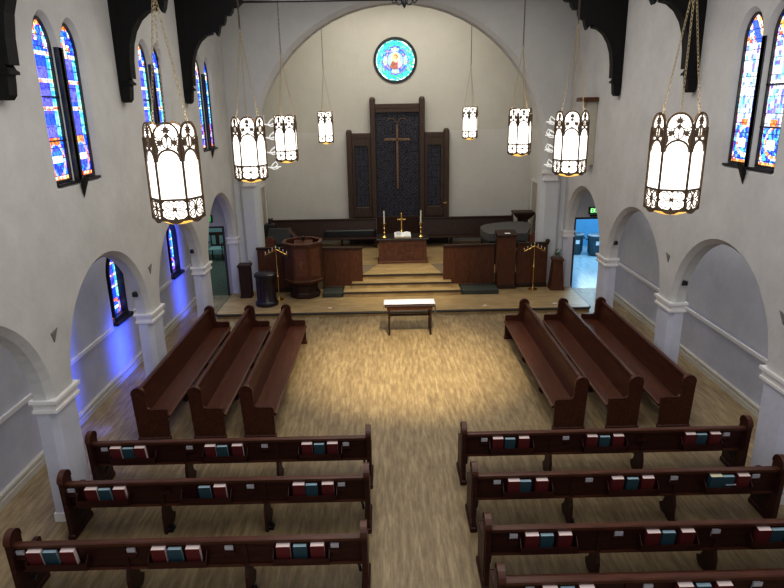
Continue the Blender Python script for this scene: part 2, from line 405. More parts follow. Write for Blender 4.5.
for y in TRUSSES:
    for nm, x, sg in (('left', XL, 1), ('right', XR, -1)):
        t = thing('hammer_beam', 'black timber hammer beam bracket on the %s wall above the %s' % (nm, where[y]), 'roof beam', (x, y, 5.45), 0, 'hammer beam brackets')
        P = [(sg*u, z-5.45) for u, z in prof]
        MB().prism(P, -.085, .085, 'y').build('bracket', BLACKW, t)
        P2 = [(sg*u, z-5.45) for u, z in [(.205, 5.82), (.215, 6.1), (.25, 6.35), (.32, 6.55), (.43, 6.72), (.57, 6.83), (.72, 6.87)]]
        MB().ribbon(P2, .04, -.105, .105).build('moulding', BLACKW, t)
        MB().bbox(min(0, sg*.225), max(0, sg*.225), -.105, .105, .27, .32, .02).build('collar', BLACKW, t)
    MB().tube([(XL+1.4, y, 7.46), (XR-1.4, y, 7.46)], .022, 8).build('tie_rod', BLK)
    o = bpy.data.objects['tie_rod' if y == 3.93 else 'tie_rod.%03d' % TRUSSES.index(y)]
    tag(o, {14.2: 'thin black iron tie rod crossing high in front of the chancel arch'}.get(y, 'thin black iron tie rod spanning the %s brackets' % where[y]), 'tie rod', 'tie rods')
# scroll ornament on the rod nearest the chancel
t = thing('iron_scroll_ornament', 'small black iron scroll ornament at the middle of the tie rod', 'ornament', (CX+.06, 14.2, 7.40))
for sx in (-1, 1):
    k = MB()
    for q, (r0, x0, z0) in enumerate(((.07, .11, .0), (.05, .22, .03))):
        k.tube([(sx*(x0+r0*math.cos(a)*(1-a/14)), 0, z0+r0*math.sin(a)*(1-a/14)) for a in [i*.5 for i in range(14)]], .014, 5)
    k.build('scroll', BLK, t)
MB().lathe([(0.001, -.12), (.03, -.08), (.05, -.02), (.03, .05), (.03, .1)], 10).build('boss', BLK, t, smooth=True)

# ------------------------------------------------------------------ stained glass
def glass_obj(name, mask, colf, x0, x1, z0, z1, res, place, parent, estr):
    """mosaic sheet: every small cell takes its colour from the painted design"""
    nx = int((x1-x0)/res); nz = int((z1-z0)/res); vs = []; fs = []; cols = []; idx = {}
    def V(i, j):
        if (i, j) not in idx: idx[(i, j)] = len(vs); vs.append(place(x0+i*res, z0+j*res))
        return idx[(i, j)]
    for i in range(nx+1):
        for j in range(nz+1):
            x = x0+(i+.5)*res; z = z0+(j+.5)*res
            if mask(x, z): fs.append((V(i, j), V(i+1, j), V(i+1, j+1), V(i, j+1))); cols.append(colf(x, z))
    me = bpy.data.meshes.new(name); me.from_pydata(vs, [], fs)
    ca = me.color_attributes.new('Col', 'FLOAT_COLOR', 'CORNER')
    li = 0
    for p, c in zip(me.polygons, cols):
        for _ in p.loop_indices: ca.data[li].color = (*c, 1); li += 1
    key = 'stained_glass_%s' % estr
    if key not in MATS:
        m = bpy.data.materials.new(key); m.use_nodes = True; N = m.node_tree.nodes; b = N['Principled BSDF']
        a = N.new('ShaderNodeVertexColor'); a.layer_name = 'Col'
        m.node_tree.links.new(a.outputs[0], b.inputs['Emission Color']); b.inputs['Emission Strength'].default_value = estr
        m.node_tree.links.new(a.outputs[0], b.inputs['Base Color']); b.inputs['Roughness'].default_value = .2
        MATS[key] = m
    me.materials.append(MATS[key]); o = bpy.data.objects.new(name, me); C.objects.link(o); o.parent = parent; return o
def hsh(*a):
    h = math.sin(sum(v*k for v, k in zip(a, (127.1, 311.7, 74.7, 19.19))))*43758.5453; return h-math.floor(h)
def pick(p, h): return p[int(h*len(p)) % len(p)]
def shade(c, h, a=.3): f = 1-a+2*a*h; return tuple(min(1, v*f) for v in c)
BL = [(.01, .05, .75), (.02, .09, .9), (.03, .03, .55), (.02, .2, .95), (.05, .1, .8)]
LB = [(.1, .5, .85), (.2, .75, .8), (.5, .8, .95), (.05, .35, .9)]
OR = [(.85, .28, .05), (.7, .1, .04), (.9, .55, .2), (.6, .15, .05)]
WH = [(.9, .9, .95), (.75, .85, .95), (.95, .85, .8)]
GR = [(.05, .55, .35), (.3, .7, .35)]
def lancet_col(bright, seed):
    """t: -1 south edge .. 1 ; v height 0..1 ; painted as border, field, bands, medallions"""
    def f(x, z, c, w, z0, z1):
        t = (x-c)/w; v = (z-z0)/(z1-z0); s = .035
        i, j = math.floor(x/s+.5*(math.floor(z/s) % 2)), math.floor(z/(s*1.3))
        h = hsh(i, j, seed); h2 = hsh(j, i, seed+3)
        lead = (x/s+.5*(math.floor(z/s) % 2)) % 1 < .10 or (z/(s*1.3)) % 1 < .08
        if bright:
            if abs(t) > .80: c_ = pick(OR+WH[:1], h)
            elif v < .035: c_ = pick(OR, h)
            elif v < .27:
                r = math.hypot(t*.8, (v-.17)*7)
                if abs(v-.15) < .03 and abs(t) < .38: c_ = (.95, .95, .98); lead = False
                elif abs(math.sin(r*5+t*2)) > .45: c_ = pick([(.05, .15, .7), (.1, .45, .85), (.02, .05, .5)], h)
                else: c_ = pick(WH+[(.8, .7, .9)]+OR[:2], h)
            elif v < .31 and abs(t) < .3: c_ = pick(OR[:2], h)
            elif v < .80:
                st = math.floor(t*4); c_ = pick([(.85, .88, 1), (.6, .75, .98), (.25, .7, .9), (.9, .85, .95)], hsh(st, math.floor(v*26), seed))
                if hsh(math.floor(t*4), math.floor(v*34), seed+9) > .82: c_ = pick([(.2, .15, .75), (.1, .35, .85)], h)
                if abs((t*4) % 1) < .12: c_ = (.35, .4, .65)
            else:
                c_ = pick(WH+OR[:3], h) if h2 > .4 else pick([(.1, .2, .8), (.95, .6, .15)], h)
                if abs(t-(v-.88)*5) < .3 and v < .95: c_ = (.05, .12, .75)
        else:
            if v < .04: c_ = pick(OR+WH[:1], h)
            elif v < .24:
                r = math.hypot(t, (v-.14)*6)
                if abs(v-.145) < .022 and abs(t) < .5: c_ = pick([(.6, .9, .7), (.75, .9, .85)], h); lead = False
                elif abs(math.sin(r*4.5)) > .5: c_ = pick(BL, h)
                else: c_ = pick(OR[:2]+[(.25, .4, .9), (.3, .3, .75)], h)
            elif v < .28: c_ = pick(OR[:2], h) if abs(t) < .5 else pick(BL, h)
            elif any(abs(v-q) < .012 for q in (.46, .63, .79)): c_ = pick([(.9, .8, .8), (.7, .2, .15), (.4, .8, .5)], h)
            elif v < .80:
                if t > .70: c_ = pick(LB+GR, h)
                elif t > .46: c_ = pick([(.05, .35, .8), (.2, .7, .8)], hsh(3, math.floor(v*30), seed))
                else: c_ = shade(pick([(.02, .07, .85), (.05, .06, .6), (.10, .10, .8)], hsh(1, math.floor(v*14), seed)), hsh(i, j), .35); lead = lead and h > .5
            else:
                c_ = pick(BL, h) if hsh(math.floor(t*2.5), math.floor(v*22), seed) > .42 else pick(OR+WH+LB, h2)
                if v > .95: c_ = pick(OR, h)
        if lead: c_ = tuple(q*.18 for q in c_)
        return shade(c_, h2, .18)
    return f
wn = 0
for side, X, sg in (('L', XL, -1), ('R', XR, 1)):
    for k_, c in enumerate(WINC):
        if side == 'R' and k_ >= 3: continue
        if k_ == 0: continue
        wn += 1
        root = struct(thing('window_%d' % wn, 'x', 'window', (X, c+(.06 if side == 'R' else 0), 4.4)))
        del root['label']; del root['category']
        xg = sg*.095
        for s_ in (-WS, WS):
            h = Hole(s_-HWL, s_+HWL, 0, 1.72, 'lancet' if side == 'L' else 'oval', .37, True)
            fr = MB(); ol = h.outline(.012)
            pts = [(y, z) for y, z in ol]
            m = len(pts)
            # frame: swept bar set against the glass
            inner = h.outline(.04)
            vs = []
            for d in (xg-sg*.035, xg+sg*.03):
                vs += [(d, y, z) for y, z in pts]+[(d, y, z) for y, z in inner]
            fs = []
            for i in range(m):
                j = (i+1) % m
                fs += [(i, j, m+j, m+i), (2*m+i, 2*m+j, 3*m+j, 3*m+i), (m+i, m+j, 3*m+j, 3*m+i), (i, j, 2*m+j, 2*m+i)]
            fr.add(vs, fs)
            struct(fr.build('window_frame', BLK, root))
            cf = lancet_col(side == 'R', k_*7+(s_ > 0)*3+(11 if side == 'R' else 0))
            z1 = 2.09
            g = glass_obj('window_glass', lambda x, z: h.a+.02 < x < h.b-.02 and z < h.hi(x, .02) and z > .02,
                          lambda x, z: cf(x, z, s_, HWL, 0, z1), h.a, h.b, 0, 2.1, .0125 if k_ in (2, 3) else .02, lambda x, z: (xg, x, z), root, 1.5 if side == 'L' else 1.35)
            struct(g)
        mw = .085 if side == 'L' else .05; k = MB(); k.box(min(-sg*.0, sg*.13), max(-sg*.0, sg*.13), -mw, mw, -.02, 1.74)
        k.box(min(-sg*.01, sg*.08), max(-sg*.01, sg*.08), -.62, .62, -.035, .0)
        k.add([(-sg*.02, -.07, -.05), (-sg*.02, .07, -.05), (-sg*.10, -.07, .06), (-sg*.10, .07, .06), (-sg*.01, 0, -.26)], [(0, 1, 4), (2, 3, 1, 0), (2, 4, 3), (0, 4, 2), (1, 3, 4)])
        xx0, xx1 = sorted((sg*.06, sg*.10)); k.box(xx0, xx1, -.56, -.10, 1.10, 1.12); k.box(xx0, xx1, -.56, -.10, .54, .56)
        struct(k.build('window_mullion', BLK, root))
# aisle lancets
for q, (c, _) in enumerate(AW['left']):
    root = struct(thing('window_%d' % (20+q), 'x', 'window', (AXL, c, 1.22))); del root['label']; del root['category']
    h = Hole(-.34, .34, 0, .98, 'lancet', .42, True); pts = h.outline(0); inner = h.outline(.07); m = len(pts); vs = []
    for d in (-.02+.04, -.2): vs += [(d, y, z) for y, z in pts]+[(d, y, z) for y, z in inner]
    fs = []
    for i in range(m):
        j = (i+1) % m; fs += [(i, j, m+j, m+i), (2*m+i, 2*m+j, 3*m+j, 3*m+i), (m+i, m+j, 3*m+j, 3*m+i)]
    k = MB(); k.add(vs, fs); k.box(-.02, .10, -.40, .40, -.07, 0); struct(k.build('window_frame', BLK, root))
    cf = lancet_col(False, 40+q)
    struct(glass_obj('window_glass', lambda x, z: abs(x) < .3 and z < h.hi(x, .05) and z > .03, lambda x, z: cf(x, z, 0, .34, 0, 1.4), -.34, .34, 0, 1.42, .0125, lambda x, z: (-.10, x, z), root, 1.4))
# rose window
root = struct(thing('window_30', 'x', 'window', (cx, YB, cz))); del root['label']; del root['category']
k = MB(); k.add(*(lambda vs, fs: (vs, fs))(
    [(r*math.cos(2*PI*i/64), d, r*math.sin(2*PI*i/64)) for (r, d) in ((.745, -.03), (.655, -.03), (.655, .1), (.745, .1)) for i in range(64)],
    [(a*64+i, a*64+(i+1) % 64, ((a+1) % 4)*64+(i+1) % 64, ((a+1) % 4)*64+i) for a in range(4) for i in range(64)]))
struct(k.build('window_frame', BLK, root))
def rosec(x, z):
    r = math.hypot(x, z); a = math.atan2(z, x)
    if r > .47:
        ri = math.floor(r/.045); ai = math.floor(a/(2*PI)*int(2*PI*r/.06)); h = hsh(ri, ai, 5)
        c = pick([(.01, .35, .33), (.02, .5, .42), (.05, .6, .6), (.02, .42, .7), (.3, .7, .35), (.05, .55, .2)], h)
        if (r/.045) % 1 < .13 or (a/(2*PI)*int(2*PI*r/.06)) % 1 < .1: c = (.02, .08, .09)
        if r > .62: c = (.75, .9, .9) if h > .45 else c
        return c
    if r > .29:
        ri = math.floor(r/.05); ai = math.floor(a/(2*PI)*26); h = hsh(ri, ai, 8)
        lob = math.cos(a*4); c = pick([(.30, .55, .45), (.40, .45, .6), (.35, .55, .25), (.55, .55, .6)], h) if lob > .1 else pick([(.03, .12, .6), (.05, .3, .75), (.35, .25, .6)], h)
        if r > .41: c = pick([(.05, .08, .45), (.2, .15, .5), (.05, .4, .6)], h)
        if (r/.05) % 1 < .12 or (a/(2*PI)*26) % 1 < .08: c = (.05, .06, .12)
        return c
    if r > .275: return (.05, .06, .15)
    # seated haloed figure in a brown robe
    x, z = x*.82, z*.82
    hx, hz = x+.0, z-.09
    if math.hypot(hx, hz) < .045 and hz > -.05: return (.72, .34, .16)
    if math.hypot(hx-.012, hz-.012) < .068: return (.32, .10, .03)
    if math.hypot(hx, hz) < .115: return (1, .82, .25) if math.hypot(hx, hz) > .09 else (.95, .7, .35)
    if z < .02 and abs(x-.02) < .10+(-z)*.45:
        if math.hypot(x-.02, z+.02) < .035: return (.85, .55, .4)
        if x > .07: return (.6, .35, .6)
        return (.22, .07, .05) if hsh(math.floor(x*40), math.floor(z*40)) > .3 else (.35, .12, .06)
    return (.22, .35, .5) if hsh(math.floor(x*22), math.floor(z*22)) > .4 else (.3, .42, .5)
struct(glass_obj('window_glass', lambda x, z: math.hypot(x, z) < .70, rosec, -.70, .70, -.70, .70, .0125, lambda x, z: (x, .04, z), root, 1.15))

# ------------------------------------------------------------------ pews
def arc(cx_, cy_, r, a0, a1, n): return [(cx_+r*math.cos(math.radians(a0+(a1-a0)*i/n)), cy_+r*math.sin(math.radians(a0+(a1-a0)*i/n))) for i in range(n+1)]
END = [(0, 0), (0, .10), (-.015, .45), (-.035, .86)]+arc(.075, .865, .11, 178, 2, 11)+[(.187, .80), (.19, .66), (.20, .61), (.23, .585), (.28, .58), (.47, .58), (.50, .57), (.51, .54), (.51, 0)]
SUP = [(.06, 0), (.05, .3), (.10, .44), (.42, .44), (.44, .38), (.36, .30), (.30, .24), (.34, .16), (.42, .10), (.40, .04), (.34, 0), (.24, .03), (.14, 0)]
def offs(P, c, s): return [(c[0]+(p[0]-c[0])*s, c[1]+(p[1]-c[1])*s) for p in P]
def make_pew(name, label, L, sup, racks, cards, railz, wood, rail, group):
    t = thing(name, label, 'pew', group=group)
    for i, x in enumerate((0, L-.055)):
        mb = MB(); mb.prism(END, x, x+.055, 'x')
        inset = [(u+.0, z) for u, z in offs([p for p in END if p[1] > .0], (.22, .42), .80)]
        xo = x-.008 if i == 0 else x+.055
        o = mb.build('end_panel', wood, t)
        MB().prism(inset, xo, xo+.008, 'x').build('inset_panel', wood, o)
        MB().bbox(x-.02, x+.075, -.02, .525, 0, .075, .015).build('plinth', wood, o)
        P = arc(.075, .865, .113, 190, -10, 12); mbx = MB()
        mbx.add([(x+d, u, z) for d in (-.010, .065) for u, z in P], [(j, j+1, j+1+len(P), j+len(P)) for j in range(len(P)-1)]); mbx.build('cap_moulding', rail, o)
    lean = (railz-.40)*.17
    # back panel
    P = [(.12, .40), (.12-lean, railz-.03), (.145-lean, railz-.03), (.15, .40)]
    MB().prism(P, .05, L-.05, 'x').build('back', wood, t)
    MB().prism([(.095-lean, railz-.05), (.09-lean, railz-.01), (.105-lean, railz), (.16-lean, railz), (.168-lean, railz-.015), (.16-lean, railz-.05)], .045, L-.045, 'x').build('top_rail', rail, t)
    MB().prism([(.10, .405), (.10, .44), (.52, .455), (.545, .445), (.55, .425), (.54, .405)], .045, L-.045, 'x').build('seat', rail, t)
    for x in sup:
        o = MB().prism(SUP, x-.02, x+.02, 'x').build('support', wood, t)
        MB().prism([(.10, .42), (.105-lean*.9, railz-.07), (.12-lean*.9, railz-.07), (.13, .42)], x-.03, x+.03, 'x').build('batten', wood, o)
        k = MB(); k.tube([(x+.03+.028*math.cos(a), .16+.05*math.sin(a), .04+.02*math.sin(2*a)) for a in [i*PI/4 for i in range(8)]], .010, 5, closed=True)
        k.tube([(x+.06, .11, .012), (x+.07, .18, .03), (x+.04, .25, .012)], .012, 5); k.box(x-.02, x+.08, .10, .22, 0, .012); k.build('floor_bracket', BLK, o)
    for xe, s in ((.055, 1), (L-.055, -1)):
        if racks: MB().tube([(xe+s*.03, .30, .42), (xe+s*.05, .24, .30), (xe+s*.03, .20, .22)], .018, 6).build('hinge_bracket', BLK, t)
    def yback(z): return .12-(z-.40)*lean/(railz-.43)
    for a, b in racks:
        k = MB(); yf = yback(.53)-.125
        k.box(a, b, yf, yf+.012, .52, .59); k.box(a, b, yf, yback(.53)+.005, .51, .522)
        for q in (a, b-.012): k.prism([(yf, .515), (yf, .60), (yback(.66)-.02, .68), (yback(.68)+.004, .68), (yback(.515)+.004, .515)], q, q+.012, 'x')
        k.build('book_rack', wood, t)
    for a in cards:
        k = MB(); yb = yback(.64); k.box(a-.055, a+.055, yb-.048, yb+.01, .62, .632); k.box(a-.055, a+.055, yb-.048, yb-.040, .62, .68)
        k.build('card_holder', wood, t)
    return t
ROWL = dict(left=([7.84, 6.85, 5.70], -4.17, 3.89), right=([7.87, 6.82, 5.78, 4.98], 1.035, 3.97))
ordn = ['front', 'second', 'third', 'fourth']
RACKZ = .82
books = []
bk_proto = {}
def make_book(kind):
    cov, pg, w, h, th = dict(red=(RED, PAGE, .155, .225, .070), teal=(TEAL, PAGEB, .15, .205, .050), cream=(TEAL, CREAM, .16, .225, .07))[kind]
    t = thing('hymnal' if kind != 'teal' else 'songbook', 'x', 'book')
    k = MB(); k.box(-w/2, w/2, 0, .004, 0, h); k.box(-w/2, w/2, th-.004, th, 0, h); k.box(-w/2, -w/2+.004, 0, th, 0, h)
    k.build('cover', cov, t); MB().box(-w/2+.004, w/2-.004, .004, th-.004, .004, h-.002).build('page_block', pg, t)
    return t
def place_book(kind, x, y, z, label, group):
    if kind not in bk_proto: o = make_book(kind); bk_proto[kind] = o; o.location = (x, y, z); o['label'] = label; o['group'] = group
    else: o = dup(bk_proto[kind], (x, y, z), 0, label, group)
    o.rotation_euler = (.195, 0, 0); return o
bayname = {'left': ['wall end', 'middle', 'aisle end'], 'right': ['aisle end', 'middle', 'wall end']}
lay = {'left': [[('c', -4.065), ('r', -3.885), ('t', -3.73), ('r', -3.54)], [('c', -2.86), ('r', -2.55), ('t', -2.38), ('r', -2.17)], [('c', -1.79), ('r', -1.18), ('t', -1.0), ('r', -.81), ('c', -.63)]],
       'right': [[('c', 1.355), ('r', 1.55), ('t', 1.72), ('r', 1.92)], [('c', 2.53), ('r', 2.89), ('t', 3.08), ('r', 3.28)], [('c', 3.62), ('r', 4.13), ('t', 4.30), ('r', 4.48), ('c', 4.668)]]}
skip = {('left', 1, 1): ['c', 'r0'], ('left', 1, 2): [], ('right', 0, 2): ['c0']}
cp = None
for side, (rows, x0, L) in ROWL.items():
    sup = [1.22, 2.54] if side == 'left' else [1.30, 2.64]
    racks = [(.176, .84), (1.50, 2.14), (2.86, 3.485)] if side == 'left' else [(.39, 1.03), (1.73, 2.38), (2.97, 3.572)]
    cards = [x-x0 for b in lay[side] for kk, x in b if kk == 'c']
    pew0 = None
    for i, r in enumerate(rows):
        lab = 'dark wooden pew with book racks facing away, %s row on the %s of the aisle' % (ordn[i], side)
        if side == 'left' and i == 0:
            e_ = .105; q_ = make_pew('church_pew', 'front left dark wooden pew with book racks, far end hidden by the pier', L+e_, [v+e_ for v in sup], [(a+e_, b+e_) for a, b in racks], [v+e_ for v in cards], RACKZ, PEW, PEWT, 'pew rows facing the altar'); q_.location = (x0-e_, r, 0)
        elif side == 'right' and i == 0:
            q_ = make_pew('church_pew', lab, 4.125, sup, racks[:2]+[(3.16, 3.74)], cards[:-1]+[cards[-1]+.18], RACKZ, PEW, PEWT, 'pew rows facing the altar'); q_.location = (x0, r, 0)
        elif pew0 is None: pew0 = make_pew('church_pew', lab, L, sup, racks, cards, RACKZ, PEW, PEWT, 'pew rows facing the altar'); pew0.location = (x0, r, 0)
        else: dup(pew0, (x0, r, 0), 0, lab)
        yb = r+.098
        for b, items in enumerate(lay[side]):
            sk = skip.get((side, i, b), []); ci = ri = 0
            for kk, x in items:
                if kk == 'c': key = 'c%d' % ci; ci += 1
                elif kk == 'r': key = 'r%d' % ri; ri += 1
                else: key = 't'
                if key in sk or kk in sk: continue
                jx = rnd.uniform(-.012, .012); pos = '%s row %s pew, %s' % (ordn[i], side, bayname[side][b]); grp = 'books in the pew racks'
                dx = (.18 if (side, i, b) == ('right', 0, 2) else 0)
                if (side, i, b) == ('left', 1, 0): dx = .10
                xx = x+jx+dx
                if kk == 'r':
                    if (side, i, b) == ('right', 1, 2) and key == 'r0':
                        place_book('cream', xx, yb-.078, .527, 'cream-topped hymnal in the second row right pew rack at the wall end', grp)
                    else: place_book('red', xx, yb-.078, .527, '%s red hymnal in the rack of the %s' % ('left' if key == 'r0' else 'right', pos), grp)
                elif kk == 't': place_book('teal', xx, yb-.060, .527, 'teal songbook between red hymnals, %s' % pos, grp)
                else:
                    yc = r+.12-.24*.17+.006
                    if cp is None: cp = MB().box(-.045, .045, -.012, .012, 0, .10).build('offering_card', CARD); o = cp; cp.location = (x+(dx if dx > .15 else 0), yc-.028, .634)
                    else: o = cp.copy(); C.objects.link(o); o.location = (x+(dx if dx > .15 else 0), yc-.028, .634)
                    o.rotation_euler = (.165, 0, 0)
                    tag(o, 'small white card stack in holder %s, %s' % ('near the end post' if key == 'c1' else 'beside the hymnals', pos), 'cards', 'offering cards in the pew holders')
        if (side, i) == ('right', 1):
            o = MB().box(4.28, 4.46, yb-.090, yb-.060, .60, .606).build('folded_leaflet', CARD); tag(o, 'folded white leaflet lying flat in second row right rack', 'leaflet')
# side pews
gl = 'side pews turned toward the centre'
LS = 4.43
names_l = [(-4.20, 'left side pew against the pier, seat facing the centre'), (-3.27, 'middle pew of the three left side pews facing the centre'), (-2.43, 'left side pew nearest the open floor')]
p0 = None
for xb, lab in names_l:
    lab = 'long reddish brown wooden '+lab
    if p0 is None: p0 = make_pew('side_pew', lab, LS, [1.45, 2.95], [], [], .90, PEWL, PEWT, gl); p0.location = (xb, 13.76, 0); p0.rotation_euler = (0, 0, -PI/2)
    else: dup(p0, (xb, 13.76, 0), -PI/2, lab, gl)
for xb, lab in [(3.28, 'right side pew nearest the open floor'), (4.19, 'middle pew of the three right side pews facing the centre'), (5.07, 'right side pew against the pier, seat facing the centre')]:
    dup(p0, (xb, 9.37, 0), PI/2, 'long dark brown wooden '+lab, gl)

# ------------------------------------------------------------------ lanterns
def chain(mb, a, b, link=.055, r=.0034, n=6):
    a, b = Vector(a), Vector(b); d = b-a; L = d.length; k = max(2, int(L/(link*.72))); t = d.normalized()
    u = t.orthogonal().normalized(); w = t.cross(u)
    for i in range(k):
        c = a+d*((i+.5)/k); s = u if i % 2 else w
        mb.tube([tuple(c+t*(link/2*math.cos(q))+s*(link*.22*math.sin(q))) for q in [2*PI*j/n for j in range(n)]], r, 4, closed=True)
def star(cx_, cz_, r, k=5, inner=.42, rot=90):
    return [(cx_+(r if i % 2 == 0 else r*inner)*math.cos(math.radians(rot)+PI*i/k), cz_+(r if i % 2 == 0 else r*inner)*math.sin(math.radians(rot)+PI*i/k)) for i in range(2*k)]
def leaf(cx_, cz_, r, rot):
    P = []
    for a, q in ((90, 1.05), (68, .45), (45, .80), (28, .38), (8, .95), (-20, .42), (-48, .72), (-72, .28), (-90, .5), (-108, .28), (-132, .72), (200, .42), (172, .95), (152, .38), (135, .80), (112, .45)):
        t = math.radians(a+rot-90); P.append((cx_+r*q*math.cos(t), cz_+r*q*math.sin(t)))
    return P
LR = .285
def make_lantern(label):
    t = thing('pendant_lantern', label, 'lantern', group='hanging lanterns')
    ap = LR*math.cos(PI/6); w = LR
    shade_, frame = MB(), MB()
    fil = frame
    for q in range(6):
        M = RZ(q*PI/3)@T(0, -ap, 0)
        P = [(-w/2+.01, .0), (w/2-.01, .0), (w/2-.01, .80)]+arc(0, .875, .115, 0, 180, 10)+[(-w/2+.01, .80)]
        shade_.prism(P, .012, .016, 'y', M)
        frame.box(-w/2-.011, -w/2+.011, -.006, .012, 0, .86, M); frame.box(w/2-.011, w/2+.011, -.006, .012, 0, .86, M)
        frame.box(-w/2, w/2, -.006, .012, .205, .228, M)
        # scalloped foot
        frame.prism([(-w/2, .035), (-w/2, -.005), (-w*.3, -.012), (-w*.15, -.035), (0, -.042), (w*.15, -.035), (w*.3, -.012), (w/2, -.005), (w/2, .035), (w*.3, .018), (0, .005), (-w*.3, .018)], -.006, .012, 'y', M)
        frame.ribbon(arc(0, .615, .122, 0, 180, 12), .022, -.006, .012, M)
        frame.ribbon(arc(0, .882, .126, -12, 192, 14), .021, -.006, .012, M)
        # four-petal flower with arcs to the corners
        for sx in (-1, 1):
            for sz in (-1, 1):
                cx_, cz_ = sx*.058, .115+sz*.045
                frame.ribbon([(sx*.008, .115+sz*.006), (sx*.018, .115+sz*.052), (sx*.05, .115+sz*.083), (sx*.095, .115+sz*.075), (sx*.105, .115+sz*.035), (sx*.06, .115+sz*.010)], .010, -.004, .010, M, True)
                frame.prism([(sx*w/2, .115+sz*.10), (sx*w/2, .115+sz*.055), (sx*.112, .115+sz*.078), (sx*.085, .115+sz*.10)], -.004, .010, 'y', M)
            frame.prism([(sx*w/2, .145), (sx*w/2, .085), (sx*.105, .115)], -.004, .010, 'y', M)
        frame.prism([(-.03, .0), (.03, .0), (0, .045)], -.004, .010, 'y', M); frame.prism([(-.03, .215), (.03, .215), (0, .185)], -.004, .010, 'y', M)
        frame.prism(star(0, .115, .034, 4, .5, 45), -.006, .012, 'y', M)
        # crest tracery: leaves and crossing stems
        frame.ribbon([(0, .73), (0, .90)], .012, -.004, .010, M)
        frame.prism(leaf(0, .930, .066, 90), -.005, .012, 'y', M)
        for s in (-1, 1):
            frame.prism(leaf(s*.074, .805, .062, 90-s*50), -.005, .012, 'y', M)
            frame.ribbon([(0, .745), (s*.035, .765), (s*.05, .80), (s*.045, .85), (s*.015, .885)], .012, -.004, .010, M)
            frame.ribbon([(s*.045, .86), (s*.085, .85), (s*.115, .87)], .010, -.004, .010, M)
            frame.prism([(s*w/2, .62), (s*(w/2-.018), .66), (s*.09, .735), (s*.112, .80), (s*(w/2-.02), .87), (s*w/2, .87)], -.004, .012, 'y', M)
    shade_.build('glass_shade', GLOW, t); frame.build('filigree_frame', BRONZE, t)
    MB().lathe([(.24, .0), (.22, -.03), (.14, -.06), (.05, -.075), (.001, -.08)], 6, ph=PI/2*0).build('bottom_bowl', AMBER, t)
    k = MB()
    for q in range(3): a = PI/6+q*2*PI/3; k.box(-.015, .015, -.015, .015, .85, .90, T(.235*math.cos(a), .235*math.sin(a), 0))
    k.tube([(.235*math.cos(i*PI/6), .235*math.sin(i*PI/6), .87) for i in range(12)], .010, 5, closed=True); k.build('hanging_ring', BRONZE, t)
    for q in range(3):
        a = PI/6+q*2*PI/3; k = MB(); chain(k, (.235*math.cos(a), .235*math.sin(a), .89), (0, 0, 2.32)); k.build('suspension_chain', CHAIN, t)
    k = MB(); k.tube([(.03*math.cos(i*PI/4), 0, 2.34+.03*math.sin(i*PI/4)) for i in range(8)], .007, 5, closed=True); k.build('chain_ring', CHAIN, t)
    k = MB(); chain(k, (0, 0, 2.36), (0, 0, 4.9 if False else 5.6), .07, .006); k.build('main_chain', mat('dark_chain', (.10, .08, .06), .5, .5), t)
    return t
LANT = [(-2.2, 6.62, 4.22, 'large lit lantern nearest on the left, before the first left window', 18, 9), (-2.2, 10.45, 4.22, 'second lit lantern from the front on the left side', 12, 3), (-2.2, 14.45, 4.20, 'third lit lantern on the left, before the arch', 0, 38), (-1.9, 21.2, 4.24, 'small lit lantern far left inside the chancel', 0, 35),
        (3.06, 6.60, 4.22, 'large lit lantern nearest on the right, beside the right stained window', -24, 0), (3.06, 10.4, 4.22, 'second lit lantern from the front on the right side', -16, 0), (3.06, 14.35, 4.26, 'third lit lantern on the right, before the arch', 0, 18), (2.86, 21.2, 4.30, 'small lit lantern far right inside the chancel', 0, 22)]
l0 = None
for x, y, z, lab, az, dl in LANT:
    lab = 'bronze filigree hexagonal '+lab if False else lab
    rz = math.radians(-(-az)+0) if False else math.radians(-math.degrees(math.atan2(x, y))+dl*(1 if x < 0 else -1)*(-1 if x < 0 else 1))
    rz = -math.atan2(x, y)-math.radians(dl) if x < 0 else -math.atan2(x, y)+math.radians(dl)
    if l0 is None: l0 = make_lantern(lab); l0.scale = (.93, .93, .965); l0.location = (x, y, z); l0.rotation_euler = (0, 0, rz); o = l0
    else: o = dup(l0, (x, y, z), rz, lab)
# shorten chancel chains so they stay under the vault
for o in [o for o in C.objects if o.name.startswith('pendant_lantern')]:
    if o.location.y > 20:
        for ch in o.children:
            if ch.name.startswith('main_chain'): ch.scale = (1, 1, 1); me = ch.data.copy(); ch.data = me; top = (9.4-o.location.z)/.965; bm = bmesh.new(); bm.from_mesh(me); bmesh.ops.delete(bm, geom=[v for v in bm.verts if v.co.z > top], context='VERTS'); bm.to_mesh(me); bm.free()
        
